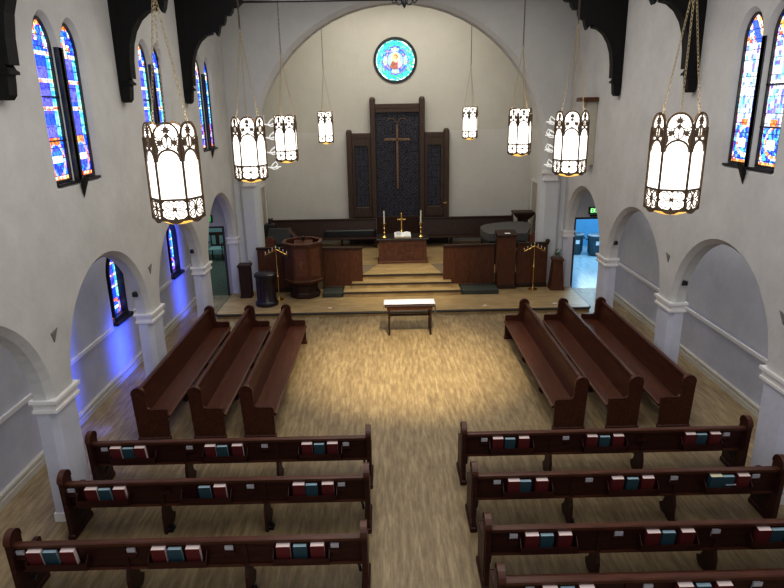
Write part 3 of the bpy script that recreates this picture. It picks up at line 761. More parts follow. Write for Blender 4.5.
# ------------------------------------------------------------------ reredos
t = thing('reredos', 'tall dark carved wooden altar screen with three panels against the back wall', 'altar screen', (0, YB, .52))
Y0 = -.22
def post(x, z1, w=.19, nm='post'):
    k = MB(); k.bbox(x-w/2, x+w/2, Y0-.05, -.005, 0, z1-.05, .02)
    k.lathe([(.001, z1-.13), (w*.52, z1-.12), (w*.52, z1-.05), (w*.35, z1), (.001, z1+.01)], 10, (x, (Y0-.05)/2)); return k.build(nm, SCRN, t)
for x in (-.37, 1.34): post(x, 5.12)
for x in (-1.21, 2.20): post(x, 4.05)
MB().bbox(-.30, 1.27, Y0, -.02, 4.75, 4.90, .02).build('top_rail', SCRN, t)
MB().bbox(-.30, 1.27, Y0, -.02, 4.62, 4.74, .01).build('head_panel', SCRN, t)
for a, b in ((-1.14, -.45), (1.42, 2.12)):
    MB().bbox(a, b, Y0, -.02, 3.78, 3.93, .02).build('wing_rail', SCRN, t)
    MB().bbox(a, b, Y0+.02, -.02, 1.0, 1.35, .02).build('lower_panel', SCRN, t)
    k = MB(); k.box(a, a+.11, Y0+.02, -.02, 1.3, 3.79); k.box(b-.11, b, Y0+.02, -.02, 1.3, 3.79); k.box(a+.11, b-.11, Y0+.02, -.02, 3.5, 3.79); k.build('stile', SCRN, t)
MB().bbox(-.30, 1.27, Y0+.03, -.02, 0, 1.0, .01).build('base_panel', OAKD, t)
for a, b in ((-1.14, -.45), (1.42, 2.12)): MB().bbox(a, b, Y0+.03, -.02, 0, 1.0, .01).build('base_panel', OAKD, t)
def carved(x0, x1, z0, z1, step, seed):
    step *= 1.25
    r_ = random.Random(seed)
    MB().box(x0, x1, -.09, -.05, z0, z1).build('panel_back', CARVB, t)
    k = MB(); nx = max(2, int((x1-x0)/step)); nz = int((z1-z0)/step)
    for i in range(nx):
        for j in range(nz):
            cx_, cz_ = x0+(i+.5)*(x1-x0)/nx+r_.uniform(-.02, .02), z0+(j+.5)*(z1-z0)/nz+r_.uniform(-.02, .02); a0 = r_.uniform(0, 6.28); s = r_.choice((-1, 1)); R = step*.55
            P = [(cx_+R*(1-q/11)*math.cos(a0+s*q*.75), cz_+R*(1-q/11)*math.sin(a0+s*q*.75)) for q in range(9)]
            P = [(min(max(p[0], x0), x1), min(max(p[1], z0), z1)) for p in P]
            k.ribbon(P, .026, -.125, -.09)
            k.prism([(min(max(a_, x0), x1), min(max(b_, z0), z1)) for a_, b_ in star(cx_+R*.7*math.cos(a0), cz_+R*.7*math.sin(a0), .032, 3, .5, math.degrees(a0))], -.13, -.09, 'y')
    k.build('carved_tracery', CARVE, t)
carved(-.27, 1.24, 1.0, 4.64, .12, 1)
carved(-1.03, -.56, 1.36, 3.5, .11, 2); carved(1.53, 2.01, 1.36, 3.5, .11, 3)
t2 = thing('wooden_cross', 'slender brown wooden cross with arched leaf top hanging on the screen', 'cross', (.47, YB-.30, 2.53))
MB().bbox(-.04, .04, -.03, .03, 0, 2.27, .01).build('upright', CROSSM, t2); MB().bbox(-.45, .45, -.03, .03, 1.66, 1.74, .01).build('crossbar', CROSSM, t2)
k = MB()
for s in (-1, 1): k.ribbon([(0, 2.20), (s*.05, 2.32), (s*.15, 2.41), (s*.27, 2.40), (s*.31, 2.33)], .035, -.03, .02)
k.build('leaf_finial', mat('finial_wood', (.10, .06, .04), .5), t2)
MB().bbox(2.10, 2.22, Y0-.065, Y0-.045, 1.43, 1.48, .004).build('name_plate', BRASS, t)

# ------------------------------------------------------------------ back benches
def bench(label, x0, x1, cushion):
    t = thing('choir_bench', label, 'bench', (x0, 21.64, .52)); L = x1-x0
    MB().prism([(.38, .32), (.52, .95), (.57, .95), (.44, .32)], 0, L, 'x').build('back', OAKD, t)
    MB().bbox(0, L, .48, .60, .93, .97, .01).build('top_rail', OAKD, t)
    MB().bbox(0, L, -.05, .42, .32, .37, .01).build('seat', OAKD, t)
    for x in (.02, L*.33, L*.66, L-.1): MB().prism([(0, 0), (0, .32), (.4, .32), (.45, 0), (.36, 0), (.3, .12), (.1, .12), (.06, 0)], x, x+.05, 'x').build('leg', OAKD, t)
    for x in (0, L-.05): MB().prism([(-.04, 0), (-.04, .55), (.3, .62), (.46, 1.0), (.58, 1.04), (.6, 0)], x, x+.05, 'x').build('end_panel', OAKD, t)
    if cushion: MB().bbox(L*.50, L-.06, .30, .42, .38, .60, .04).build('cushion', BLACKC, t)
    return t
bench('long dark wooden bench with black cushion along the back wall, left of the screen', -4.10, -.30, True)
bench('long glossy dark wooden bench along the back wall, right of the altar table', 1.20, 4.60, False)

# ------------------------------------------------------------------ altar table and things on it
t = thing('altar_table', 'reddish wooden altar table with dark top between the benches and steps', 'altar', (.53, 19.28, .52))
k = MB(); k.bbox(-.76, .76, .02, .62, .06, .76, .01); k.build('cabinet', REDW, t)
MB().bbox(-.80, .80, -.01, .65, 0, .07, .02).build('plinth', REDW, t)
MB().bbox(-.66, .66, .0, .02, .14, .68, .005).build('front_panel', mat('altar_panel_wood', (.10, .035, .018), .4, var=.5, scale=8), t)
k = MB()
for r in (.17, .10): k.ribbon([(r*math.cos(a)*1.2, .41+r*math.sin(a)) for a in [i*PI/8 for i in range(16)]], .014, -.012, .004, closed=True)
for i in range(8): a = i*PI/4; k.ribbon([(.06*math.cos(a), .41+.05*math.sin(a)), (.2*math.cos(a), .41+.17*math.sin(a))], .012, -.012, .004)
k.build('carved_roundel', REDW, t)
MB().bbox(-.83, .83, -.05, .85, .76, .81, .015).build('top', mat('altar_top', (.03, .022, .02), .35, coat=.2), t)
AT = 1.33
def candlestick(x, label):
    t = thing('altar_candlestick', label, 'candlestick', (x, 19.45, AT), group='altar candlesticks')
    MB().lathe([(.001, 0), (.085, 0), (.09, .02), (.05, .05), (.022, .08), (.02, .13), (.04, .155), (.02, .18), (.018, .27), (.038, .30), (.018, .33), (.018, .40), (.03, .42), (.06, .45), (.065, .465), (.02, .47), (.001, .47)], 14).build('holder', BRASS, t, smooth=True)
    MB().lathe([(.001, .465), (.022, .465), (.022, .85), (.001, .86)], 10).build('candle', CANDLE, t, smooth=True)
    MB().lathe([(.001, .85), (.004, .85), (.003, .875), (.001, .875)], 6).build('wick', BLK, t)
candlestick(-.04, 'brass candlestick with tall white candle at the left of the altar table')
candlestick(1.12, 'brass candlestick with tall white candle at the right of the altar table')
t = thing('altar_cross', 'small brass standing cross behind the open book on the altar table', 'cross', (.52, 19.88, AT))
MB().lathe([(.001, 0), (.10, 0), (.10, .02), (.06, .04), (.03, .09), (.05, .12), (.02, .15), (.001, .16)], 12).build('base', BRASS, t, smooth=True)
k = MB(); k.bbox(-.02, .02, -.015, .015, .14, .72, .004); k.bbox(-.14, .14, -.015, .015, .48, .52, .004); k.build('cross', BRASS, t)
t = thing('open_bible', 'large open book with white pages on a low stand on the altar table', 'book', (.54, 19.42, AT))
k = MB(); k.prism([(-.02, 0), (.30, 0), (.30, .10), (.28, .10)], -.26, .26, 'x'); k.build('stand', BRASS, t)
for s in (-1, 1): MB().add([(0, 0, .03), (s*.13, -.01, .055), (s*.26, 0, .035), (0, .27, .115), (s*.13, .27, .145), (s*.26, .27, .12), (0, 0, .01), (s*.26, 0, .01), (0, .27, .09), (s*.26, .27, .09)],
    [(0, 1, 4, 3), (1, 2, 5, 4), (0, 6, 7, 2, 1), (3, 4, 5, 9, 8), (2, 7, 9, 5), (6, 8, 9, 7)]).build('page', WHITE, t)
k = MB()
for r_ in range(5): k.box(-.20, -.06, .04+r_*.04, .055+r_*.04, .075+r_*.0135, .077+r_*.0135)
k.build('print_lines', mat('grey_print', (.25, .25, .27), .8), t)

# ------------------------------------------------------------------ chancel screens / lecterns
def panel_screen(label, x0, x1, y, z0, z1, n):
    t = thing('chancel_screen', label, 'wooden screen', ((x0+x1)/2, y, z0), group=None); w = (x1-x0)/2; h = z1-z0
    MB().box(-w, w, 0, .05, .08, h-.05).build('panel', OAK, t)
    k = MB()
    for i in range(n+1):
        x = -w+2*w*i/n; k.bbox(max(-w, x-.022), min(w, x+.022), -.014, .0, .12, h-.06, .004)
    k.build('stile', OAK, t)
    MB().bbox(-w-.03, w+.03, -.04, .09, h-.055, h, .012).build('cap_rail', OAKD, t)
    MB().bbox(-w-.01, w+.01, -.04, .08, 0, .13, .02).build('baseboard', OAKD, t)
    return t
panel_screen('plain panelled wooden screen between the pulpit and the steps', -1.86, -.70, 17.72, .13, 1.43, 3)
panel_screen('plain panelled wooden screen right of the steps, before the piano', 1.68, 3.175, 17.72, .13, 1.44, 4)
panel_screen('panelled wooden screen behind the left brass candelabrum', -3.74, -2.80, 17.66, .13, 1.47, 4)
panel_screen('panelled wooden screen behind the right brass candelabrum', 3.825, 4.72, 17.66, .13, 1.47, 2)
k = bpy.data.objects.new
o = MB().bbox(4.64, 4.76, 17.62, 17.74, 1.47, 1.56, .03).build('post_cap', OAKD, None); o.parent = [q for q in C.objects if q.name.startswith('chancel_screen')][-1]; o.location = (-4.26, -17.66, -.13)
t = thing('lectern', 'tall plain dark wooden lectern box between the two right screens', 'lectern', (3.50, 17.72, .13))
MB().bbox(-.26, .26, -.20, .16, 0, 1.56, .01).build('body', OAK, t); MB().bbox(-.29, .29, -.23, .18, 0, .12, .02).build('plinth', OAKD, t)
MB().prism([(-.24, 1.56), (-.24, 1.60), (.20, 1.68), (.20, 1.56)], -.29, .29, 'x').build('desk', OAKD, t)
MB().bbox(-.06, .10, -.15, -.02, 1.625, 1.635, .002).build('notes', WHITE, t)
MB().bbox(-.10, .12, -.214, -.20, 1.18, 1.19, .002).build('light_strip', BRASS, t)
# carpeted low steps either side
tag(MB().bbox(-1.84, -1.27, 16.98, 17.60, .13, .25, .01).build('carpeted_step', DGREEN), 'low dark green carpeted step between the pulpit and the wooden steps', 'step')
tag(MB().bbox(2.16, 3.20, 17.0, 17.60, .13, .25, .01).build('carpeted_step', DGREEN), 'low dark green carpeted step below the right panelled screen', 'step')
# pulpit: octagon
t = thing('pulpit', 'octagonal panelled wooden pulpit on a stepped base, left of the steps', 'pulpit', (-2.36, 17.28, .13))
def octo(r, z): return [(r*math.cos(PI/8+i*PI/4), r*math.sin(PI/8+i*PI/4), z) for i in range(8)]
def octloft(prof, nm, m, cap=True):
    vs = []; fs = []
    for r, z in prof: vs += octo(r, z)
    for a in range(len(prof)-1):
        for i in range(8): j = (i+1) % 8; fs.append((a*8+i, a*8+j, a*8+8+j, a*8+8+i))
    if cap: fs += [tuple(range(7, -1, -1)), tuple((len(prof)-1)*8+i for i in range(8))]
    return MB().add(vs, fs).build(nm, m, t)
octloft([(.43, 0), (.46, .02), (.46, .08), (.41, .11), (.38, .16), (.38, .34), (.41, .38), (.41, .40)], 'base', OAKD)
octloft([(.43, .40), (.50, .44), (.585, .50), (.585, .54), (.56, .56), (.56, 1.56), (.52, 1.56), (.52, .60), (.01, .60)], 'body', OAK, False)
octloft([(.50, 1.54), (.60, 1.55), (.615, 1.585), (.60, 1.61), (.50, 1.61), (.50, 1.54)], 'rim', PEWT, False)
for i in range(8):
    a = -PI/2+i*PI/4; M = RZ(a+PI/2)@T(0, -.56*math.cos(PI/8), 0)
    MB().bbox(-.16, .16, -.012, 0, .66, 1.46, .01, M).build('side_panel', REDW if i in (0, 1) else OAK, t)
k = MB(); 
for i in range(4): k.ribbon([(.05*math.cos(i*PI/2+q)*.8, 1.05+.07*math.sin(i*PI/2+q)) for q in (0, .4, .8, 1.2)], .02, -.55, -.528)
k.ribbon([(0, .88), (0, 1.2)], .02, -.548, -.53); k.build('carved_emblem', mat('emblem_wood', (.2, .09, .045), .4), t)
MB().prism([(-.1, 1.40), (-.1, 1.46), (.30, 1.58), (.30, 1.52)], -.26, .26, 'x', T(0, -.05, 0)).build('reading_desk', PEWT, t)
MB().bbox(-.03, .03, .15, .3, 1.58, 1.70, .02).build('microphone', BLK, t)

# candelabra
def candelabrum(x, y, h, label):
    t = thing('brass_candelabrum', label, 'candelabrum', (x, y, .13), group='floor candelabra')
    MB().lathe([(.001, 0), (.13, 0), (.135, .02), (.08, .045), (.035, .07), (.022, .12), (.016, .2), (.016, .66), (.034, .69), (.016, .72), (.014, h-.1), (.03, h-.06), (.001, h-.03)], 14).build('pole', BRASS, t, smooth=True)
    k = MB()
    for s in (-1, 1): k.tube([(0, 0, h-.06), (s*.30, 0, h-.22)], .012, 6)
    k.build('arm', BRASS, t)
    k = MB()
    for i in (-3, -2, -1, 0, 1, 2, 3):
        xx, zz = i*.098, h-.06-abs(i)*.053
        k.lathe([(.001, zz), (.028, zz+.02), (.03, zz+.03), (.012, zz+.03), (.012, zz+.05), (.001, zz+.05)], 8, (xx, 0))
    k.build('candle_cup', BRASS, t)
    k = MB()
    for i in (-3, -2, -1, 1, 2, 3): xx, zz = i*.098, h-.06-abs(i)*.053; k.prism(star(xx, zz-.06, .045, 3, .5, -90), -.01, .01, 'y')
    k.build('leaf_drops', mat('dark_bronze', (.05, .035, .02), .5), t)
    for i in (-3, -2, -1, 0, 1, 2, 3):
        xx, zz = i*.098, h-.03-abs(i)*.053; MB().lathe([(.001, zz), (.010, zz), (.010, zz+.075), (.001, zz+.08)], 6, (xx, 0)).build('candle', CANDLE, t)
candelabrum(-3.05, 16.85, 1.52, 'brass seven-candle candelabrum beside the octagonal pulpit')
candelabrum(4.26, 17.36, 1.36, 'brass seven-candle candelabrum before the right screen')
# font
t = thing('baptismal_font', 'round dark panelled wooden stand lit blue, left of the pulpit', 'font', (-3.32, 16.45, .13))
MB().lathe([(.001, 0), (.31, 0), (.31, .09), (.27, .12), (.255, .14), (.255, .76), (.28, .79), (.30, .82), (.30, .86), (.001, .86)], 24).build('drum', FONTM, t, smooth=True)
MB().lathe([(.001, .86), (.285, .86), (.30, .875), (.27, .90), (.10, .92), (.001, .925)], 24).build('lid', FONTM, t, smooth=True)
k = MB()
for i in range(12): k.box(-.012, .012, -.265, -.25, .16, .74, RZ(i*PI/6))
k.build('fluting', OAKD, t)
# pedestals
def pedestal(x, y, label, w0, w1, h, m):
    t = thing('flower_pedestal', label, 'pedestal', (x, y, .13))
    MB().add([(s*w0, q*w0, .05) for s, q in ((-1, -1), (1, -1), (1, 1), (-1, 1))]+[(s*w1, q*w1, h-.07) for s, q in ((-1, -1), (1, -1), (1, 1), (-1, 1))], [(3, 2, 1, 0), (4, 5, 6, 7), (0, 1, 5, 4), (1, 2, 6, 5), (2, 3, 7, 6), (3, 0, 4, 7)]).build('column', m, t)
    MB().bbox(-w0-.015, w0+.015, -w0-.015, w0+.015, 0, .06, .01).build('base', m, t)
    MB().bbox(-w1-.03, w1+.03, -w1-.03, w1+.03, h-.07, h, .015).build('top', m, t); return t
pedestal(-4.04, 17.25, 'dark wooden square pedestal against the left arch pier', .15, .155, .97, OAKD)
pedestal(4.95, 17.42, 'brown tapered wooden pedestal holding the small potted plant', .185, .13, .93, OAK)
t = thing('potted_plant', 'small green leafy plant in a pot on the tapered pedestal', 'plant', (4.95, 17.42, 1.06))
MB().lathe([(.001, 0), (.06, 0), (.08, .08), (.085, .09), (.07, .09), (.001, .08)], 12).build('pot', mat('grey_pot', (.18, .17, .16), .6), t, smooth=True)
k = MB()
for i in range(26):
    a = rnd.uniform(0, 6.28); r = rnd.uniform(.03, .13); z = rnd.uniform(.10, .24); s = .045
    c_ = Vector((r*math.cos(a), r*math.sin(a), z)); d = Vector((math.cos(a), math.sin(a), .5)).normalized(); n_ = d.cross(Vector((0, 0, 1))).normalized()
    k.add([tuple(c_-d*s*.9), tuple(c_+n_*s*.5), tuple(c_+d*s), tuple(c_-n_*s*.5)], [(0, 1, 2, 3)])
    k.tube([(0, 0, .07), tuple(c_*.6), tuple(c_)], .003, 4)
k.build('leaves', LEAF, t)
# choir stalls behind screens
for x, lab in ((-3.50, 'wooden choir stall with rounded end behind the left screen'), (4.50, 'wooden choir stall with rounded end beside the piano')):
    t = thing('choir_stall', lab, 'choir stall', (x, 18.40, .52)); s = 1 if x < 0 else -1
    MB().prism([(-.14, 0), (-.14, .98)]+arc(0, .98, .14, 180, 0, 10)[1:-1]+[(.14, .98), (.18, .6), (.18, 0)], -.03, .03, 'y').build('end_panel', REDW, t)
    MB().box(-.05, .0, .03, .20, .1, 1.0).build('back', OAK, t); xa, xb = sorted((0, s*.12)); MB().box(xa, xb, .03, .20, .38, .42).build('seat', OAK, t)
    MB().prism([(-.14, 0), (-.14, 1.0), (.14, 1.0), (.18, 0)], .20, .23, 'y').build('rear_end', OAK, t)
# grand piano under a grey cover
t = thing('grand_piano', 'closed grand piano under a dark grey cover behind the right screen', 'piano', (0, 0, .52))
PO = [(3.95, 18.75), (4.33, 18.62), (4.78, 20.2), (4.66, 20.75), (4.2, 20.75), (3.8, 20.62), (3.35, 20.45), (3.12, 20.1), (3.10, 19.7), (3.16, 19.2), (3.32, 18.8)]
PO = [(3.16, 18.72), (4.34, 18.72), (4.80, 20.15), (4.82, 20.55), (4.6, 20.75), (4.15, 20.78), (3.72, 20.62), (3.3, 20.35), (3.09, 19.98), (3.04, 19.55), (3.06, 19.1)]
def sc(P, s, c=(3.9, 19.7)): return [(c[0]+(a-c[0])*s, c[1]+(b-c[1])*s) for a, b in P]
MB().prism(sc(PO, .97), .62, .97, 'z').build('case', BLACKC, t)
MB().prism(sc(PO, 1.0), .97, 1.01, 'z').build('lid_cover', GREY, t)
k = MB(); S_ = sc(PO, 1.005); n = len(S_)
for i in range(n):
    j = (i+1) % n
    if i in (5, 6, 7, 8, 9, 10, 0): k.add([(*S_[i], 1.0), (*S_[j], 1.0), (*S_[j], .78), (*S_[i], .78)], [(0, 1, 2, 3)])
k.build('cover_skirt', GREY, t)
for x, y in ((3.4, 18.95), (4.2, 19.0), (4.2, 20.4)): MB().lathe([(.03, 0), (.04, .05), (.045, .3), (.07, .6), (.07, .64)], 10, (x, y)).build('leg', BLACKC, t)
k = MB(); k.box(3.3, 4.25, 18.55, 18.74, .60, .75); k.build('key_bed', BLACKC, t)
# dark lectern against chancel wall
t = thing('wooden_stand', 'dark wooden stand with flared top in the back right corner', 'stand', (4.74, 21.2, .52))
MB().bbox(-.15, .15, -.15, .15, 0, 1.05, .01).build('post', OAKD, t)
MB().add([(s*.17, q*.17, 1.02) for s, q in ((-1, -1), (1, -1), (1, 1), (-1, 1))]+[(s*.35, q*.28, 1.22) for s, q in ((-1, -1), (1, -1), (1, 1), (-1, 1))]+[(s*.35, q*.28, 1.28) for s, q in ((-1, -1), (1, -1), (1, 1), (-1, 1))],
    [(0, 3, 2, 1), (8, 9, 10, 11)]+[(a+i, a+(i+1) % 4, a+4+(i+1) % 4, a+4+i) for a in (0, 4) for i in range(4)]).build('flared_top', OAKD, t)
# left corner: keyboard under black cover, black chair, tilted board
t = thing('covered_organ_console', 'black covered organ console in the left corner of the chancel', 'organ', (-3.55, 20.2, .52))
MB().bbox(-.35, .45, -.3, .4, 0, .62, .05).build('case', BLACKC, t); MB().prism([(-.1, .62), (.38, .62), (.38, .98), (.2, .98)], -.33, .40, 'x').build('cover', BLACKC, t)
t = thing('black_speaker', 'black boxy speaker on the floor beside the left chancel wall', 'speaker', (-3.98, 21.2, .52))
MB().bbox(-.18, .18, -.2, .2, 0, 1.02, .03).build('cabinet', BLACKC, t); MB().bbox(-.04, .04, -.04, .04, 1.02, 1.2, .01).build('microphone', BLK, t)
t = thing('music_stand', 'black music stand with tilted brown desk behind the pulpit', 'music stand', (-2.95, 19.6, .52))
MB().tube([(0, 0, .02), (0, 0, .85)], .012, 6).build('pole', BLK, t); k = MB()
for i in range(3): a = i*2*PI/3; k.tube([(0, 0, .12), (.25*math.cos(a), .25*math.sin(a), .01)], .01, 5)
k.build('tripod', BLK, t)
MB().box(-.28, .28, -.01, .01, -.03, .06, T(0, 0, .92)@Matrix.Rotation(.9, 4, 'Y')).build('desk', mat('brown_board', (.14, .09, .07), .6), t)

# ------------------------------------------------------------------ cloth covered table
t = thing('communion_table', 'small dark wooden trestle table standing alone below the stage', 'table', (.54, 14.10, 0))
MB().bbox(-.60, .60, 0, .56, .72, .755, .008).build('tabletop', OAKD, t)
MB().bbox(-.55, .55, .02, .05, .64, .72, .004).build('apron', OAK, t); MB().bbox(-.55, .55, .51, .54, .64, .72, .004).build('apron', OAK, t)
for x, y in ((-.52, .03), (.48, .03), (-.52, .48), (.48, .48)): MB().bbox(x, x+.045, y, y+.045, 0, .72, .005).build('leg', OAKD, t)
k = MB(); k.bbox(-.5, .5, .26, .30, .42, .46, .004); k.bbox(-.5, -.47, .06, .5, .42, .46, .004); k.bbox(.47, .5, .06, .5, .42, .46, .004); k.build('stretcher', OAKD, t)
k = MB(); P = [(-.635, .40), (-.63, .60), (-.62, .745), (-.60, .764), (-.3, .765), (0, .766), (.3, .765), (.60, .764), (.62, .745), (.63, .60), (.64, .36)]
vs = [(x, y, z+.002*math.sin(i*2+y*20)) for y in (.09, .2, .35, .50) for i, (x, z) in enumerate(P)]; m = len(P)
k.add(vs, [(r*m+i, r*m+i+1, r*m+m+i+1, r*m+m+i) for r in range(3) for i in range(m-1)])
vs2 = [(x*1.008, y, z+(.006 if abs(x) <= .6 else 0)) for x, y, z in vs]; k.add(vs2, [(r*m+i, r*m+m+i, r*m+m+i+1, r*m+i+1) for r in range(3) for i in range(m-1)])
o = k.build('cloth_runner', CLOTH); o.location = (.54, 14.10, 0); tag(o, 'pale white cloth runner hanging over both ends of the small table', 'tablecloth')

# ------------------------------------------------------------------ wall bits
def wing(x, y, z, s, label):
    t = thing('wall_branch_ornament', label, 'ornament', (x, y, z))
    MB().tube([(0, 0, -.12), (0, 0, 1.42)], .012, 6).build('rod', WHITE, t)
    MB().tube([(0, 0, 1.40), (0, .10, 1.40), (s*-.35 if s > 0 else .0, .36, 1.40)], .010, 5).build('wall_bracket', WHITE, t)
    for i, zz in enumerate((.05, .45, .84, 1.19)):
        k = MB()
        k.tube([(0, 0, zz), (s*.12, 0, zz-.03), (s*.22, 0, zz-.01), (s*.38, 0, zz+.0)], .018, 5)
        k.tube([(s*.10, 0, zz-.02), (s*.16, 0, zz+.07), (s*.25, 0, zz+.14), (s*.29, 0, zz+.05), (s*.22, 0, zz-.01)], .017, 5)
        if i in (1, 2): k.tube([(s*.20, 0, zz+.08), (s*.31, .0, zz+.16), (s*.36, 0, zz+.06), (s*.30, 0, zz+.01)], .016, 5)
        k.tube([(s*.10, .0, zz-.02), (s*.18, 0, zz-.07), (s*.28, 0, zz-.05), (s*.33, 0, zz)], .015, 5)
        k.build('branch', mat('white_enamel_glow', (.9, .9, .88), .4, emis=(1, 1, .95), estr=.35), t)  # slight glow put into the white so the branches read brighter
wing(-3.22, 17.42, 3.74, 1, 'white rod with four leaf-like branches beside the left of the arch')
wing(4.80, 17.42, 3.66, -1, 'white rod with four leaf-like branches beside the right of the arch')
for nm, x, x2, sg in (('left', -4.08, -4.02, 1), ('right', 5.00, 4.94, -1)):
    k = MB(); k.tube([(x, 17.80, 4.6), (x, 17.80, 1.12), (x+sg*.02, 17.80, 1.06), (x+sg*.10, 17.80, 1.05)], .022, 8)
    tag(k.build('wall_pipe', STEEL, smooth=True), 'thin grey pipe with hooked foot on the %s arch pier' % nm, 'pipe', 'wall pipes')
# beige column box with wooden cap on right wall
t = thing('wall_column_box', 'tall beige box with wooden cap high on the right wall', 'wall box', (XR, 15.75, 3.85))
MB().bbox(-.24, 0, -.17, .17, 0, 1.50, .01).build('body', BEIGE, t); MB().bbox(-.40, 0, -.26, .26, 1.50, 1.60, .02).build('cap', OAK, t)
t = thing('louver_panel', 'narrow dark brown pointed louvre high inside the chancel on the right', 'louvre', (CHR, 20.9, 4.25))
for y in (-.28, .06): MB().prism([(y, 0), (y+.2, 0), (y+.2, .65), (y+.10, .85), (y, .7)], -.05, .01, 'x').build('slat', OAKD, t)
for i, (x, y, sg, lab) in enumerate(((XL, 7.55, 1, 'left wall above the nearest visible left pier'), (XL, 10.98, 1, 'left wall above the second left pier'), (XR, 11.05, -1, 'right wall above the second right pier'), (XR, 7.62, -1, 'right wall above the nearest right pier'))):
    k = MB(); k.add([(0, -.085, .05), (0, .085, .08), (0, -.03, -.09), (sg*.012, -.08, .045), (sg*.012, .08, .075), (sg*.012, -.03, -.08)], [(0, 1, 2), (3, 5, 4), (0, 3, 4, 1), (1, 4, 5, 2), (2, 5, 3, 0)])
    o = k.build('wall_bracket_stub', PATCH); o.location = (x, y, 2.57); tag(o, 'small grey triangular fitting on the '+lab, 'wall fitting', 'small wall fittings')
def exit_sign(x, z, label):
    t = thing('exit_sign', label, 'exit sign', (x, YE-.05, z))
    MB().bbox(-.19, .19, 0, .05, -.10, .11, .01).build('case', BLK, t)
    MB().box(-.15, .15, -.004, 0, -.07, .08).build('green_face', mat('sign_green', (.02, .3, .05), .4, emis=(.03, .5, .08), estr=.6), t)
    k = MB(); sg_ = dict(E=[[(1, 0), (0, 0), (0, 2), (1, 2)], [(0, 1), (.8, 1)]], X=[[(0, 0), (1, 2)], [(0, 2), (1, 0)]], I=[[(.5, 0), (.5, 2)]], T=[[(.5, 0), (.5, 2)], [(0, 2), (1, 2)]])
    for i, ch in enumerate('EXIT'):
        for st_ in sg_[ch]: k.ribbon([(-.125+i*.067+a*.05, -.045+b*.05) for a, b in st_], .016, -.008, -.003)
    k.build('lettering', mat('sign_letters', (.8, 1, .8), .4, emis=(.6, 1, .5), estr=1.1), t)
    return t
exit_sign(-5.17, 2.31, 'green lit exit sign above the left aisle doorway')
exit_sign(6.08, 2.34, 'green lit exit sign above the right aisle doorway')
tag(MB().bbox(5.94, 6.18, YE-.06, YE, 2.17, 2.22, .01).build('emergency_light', BLK), 'small black box just below the right exit sign', 'light box')
for x, y, lab in ((5.33, 10.60, 'second right pier'), (5.33, 14.03, 'third right pier'), (-4.47, 10.60, 'second left pier'), (-4.47, 14.03, 'third left pier')):
    t = thing('arch_spotlight', 'tiny black spotlight fixed inside the arch on the '+lab, 'spotlight', (x, y, 2.2), group='arch spotlights')
    MB().bbox(-.035, .035, .02, .08, -.05, .05, .008).build('bracket', BLK, t); MB().bbox(-.03, .03, -.05, .03, -.03, .05, .01).build('head', BLK, t)
for x, y, z, sg, lab in ((CHL, 20.75, 2.35, 1, 'left'), (CHR, 20.6, 2.25, -1, 'right')):
    t = thing('wall_microphone_bracket', 'small black wall fitting beside the %s chancel door' % lab, 'wall fitting', (x, y, z), group='chancel wall fittings')
    MB().tube([(0, 0, .25), (sg*.05, 0, .22), (sg*.05, 0, 0)], .012, 5).build('arm', BLK, t); MB().bbox(min(0, sg*.12), max(0, sg*.12), -.05, .05, -.14, -.04, .01).build('head', BLK, t)

# ------------------------------------------------------------------ side rooms
TEALW = mat('teal_lit_wall', (.34, .48, .50), .8, var=.05); BLUEW = mat('blue_lit_wall', (.14, .42, .66), .8, var=.05)  # teal and blue light of the rooms put into the wall colours
struct(MB().box(-8.4, CHL-.3, 23.4, 23.6, 0, 3.4).build('wall_left_room_back', TEALW)); struct(MB().box(-8.5, -8.4, YE+.2, 23.6, 0, 3.4).build('wall_left_room_side', TEALW))
struct(MB().box(CHR+.3, 10.5, 23.6, 23.8, 0, 3.4).build('wall_right_room_back', BLUEW)); struct(MB().box(10.4, 10.5, YE+.2, 23.8, 0, 3.4).build('wall_right_room_side', BLUEW))
struct(MB().box(-8.5, CHL-.3, YE+.2, 23.6, 3.4, 3.5).build('ceiling_left_room', TEALW)); struct(MB().box(CHR+.3, 10.5, YE+.2, 23.8, 3.4, 3.5).build('ceiling_right_room', BLUEW))
struct(MB().box(-8.5, AXL-.25, YE, YE+.2, 0, 3.5).build('wall_left_room_front', TEALW)); struct(MB().box(AXR+.25, 10.5, YE, YE+.2, 0, 3.5).build('wall_right_room_front', BLUEW))
root = struct(thing('window_40', 'x', 'x', (8.0, 23.6, 1.2))); del root['label']; del root['category']
struct(MB().box(-.45, .45, -.03, 0, 0, 1.2).build('window_glass', mat('daylight_pane', (.8, .9, 1), .3, emis=(.75, .9, 1), estr=2.2), root))
k = MB(); k.box(-.5, -.45, -.06, 0, -.05, 1.25); k.box(.45, .5, -.06, 0, -.05, 1.25); k.box(-.5, .5, -.06, 0, -.05, 0); k.box(-.5, .5, -.06, 0, 1.2, 1.25); k.box(-.02, .02, -.05, 0, 0, 1.2); struct(k.build('window_frame', WHITE, root))
def trash(x, y, label):
    t = thing('trash_can', label, 'trash can', (x, y, 0), group=None)
    MB().lathe([(.001, 0), (.22, 0), (.235, .06), (.28, .66), (.31, .67), (.31, .72), (.275, .72), (.21, .1), (.001, .08)], 22).build('barrel', BIN, t, smooth=True)
    k = MB()
    for a in range(0, 12): k.box(-.012, .012, -.268, -.25, .1, .62, RZ(a*PI/6))
    k.build('rib', BIN, t)
    MB().lathe([(.30, .715), (.315, .735), (.29, .75), (.18, .755), (.16, .735)], 22).build('rim_lid', mat('bin_lid', (.08, .12, .15), .4), t, smooth=True)
    for s in (-1, 1): MB().box(-.06, .06, -.02, .02, .56, .62, T(s*.30, 0, 0)).build('handle', BIN, t)
    MB().box(-.07, .07, -.285, -.275, .42, .56).build('sticker', WHITE, t)
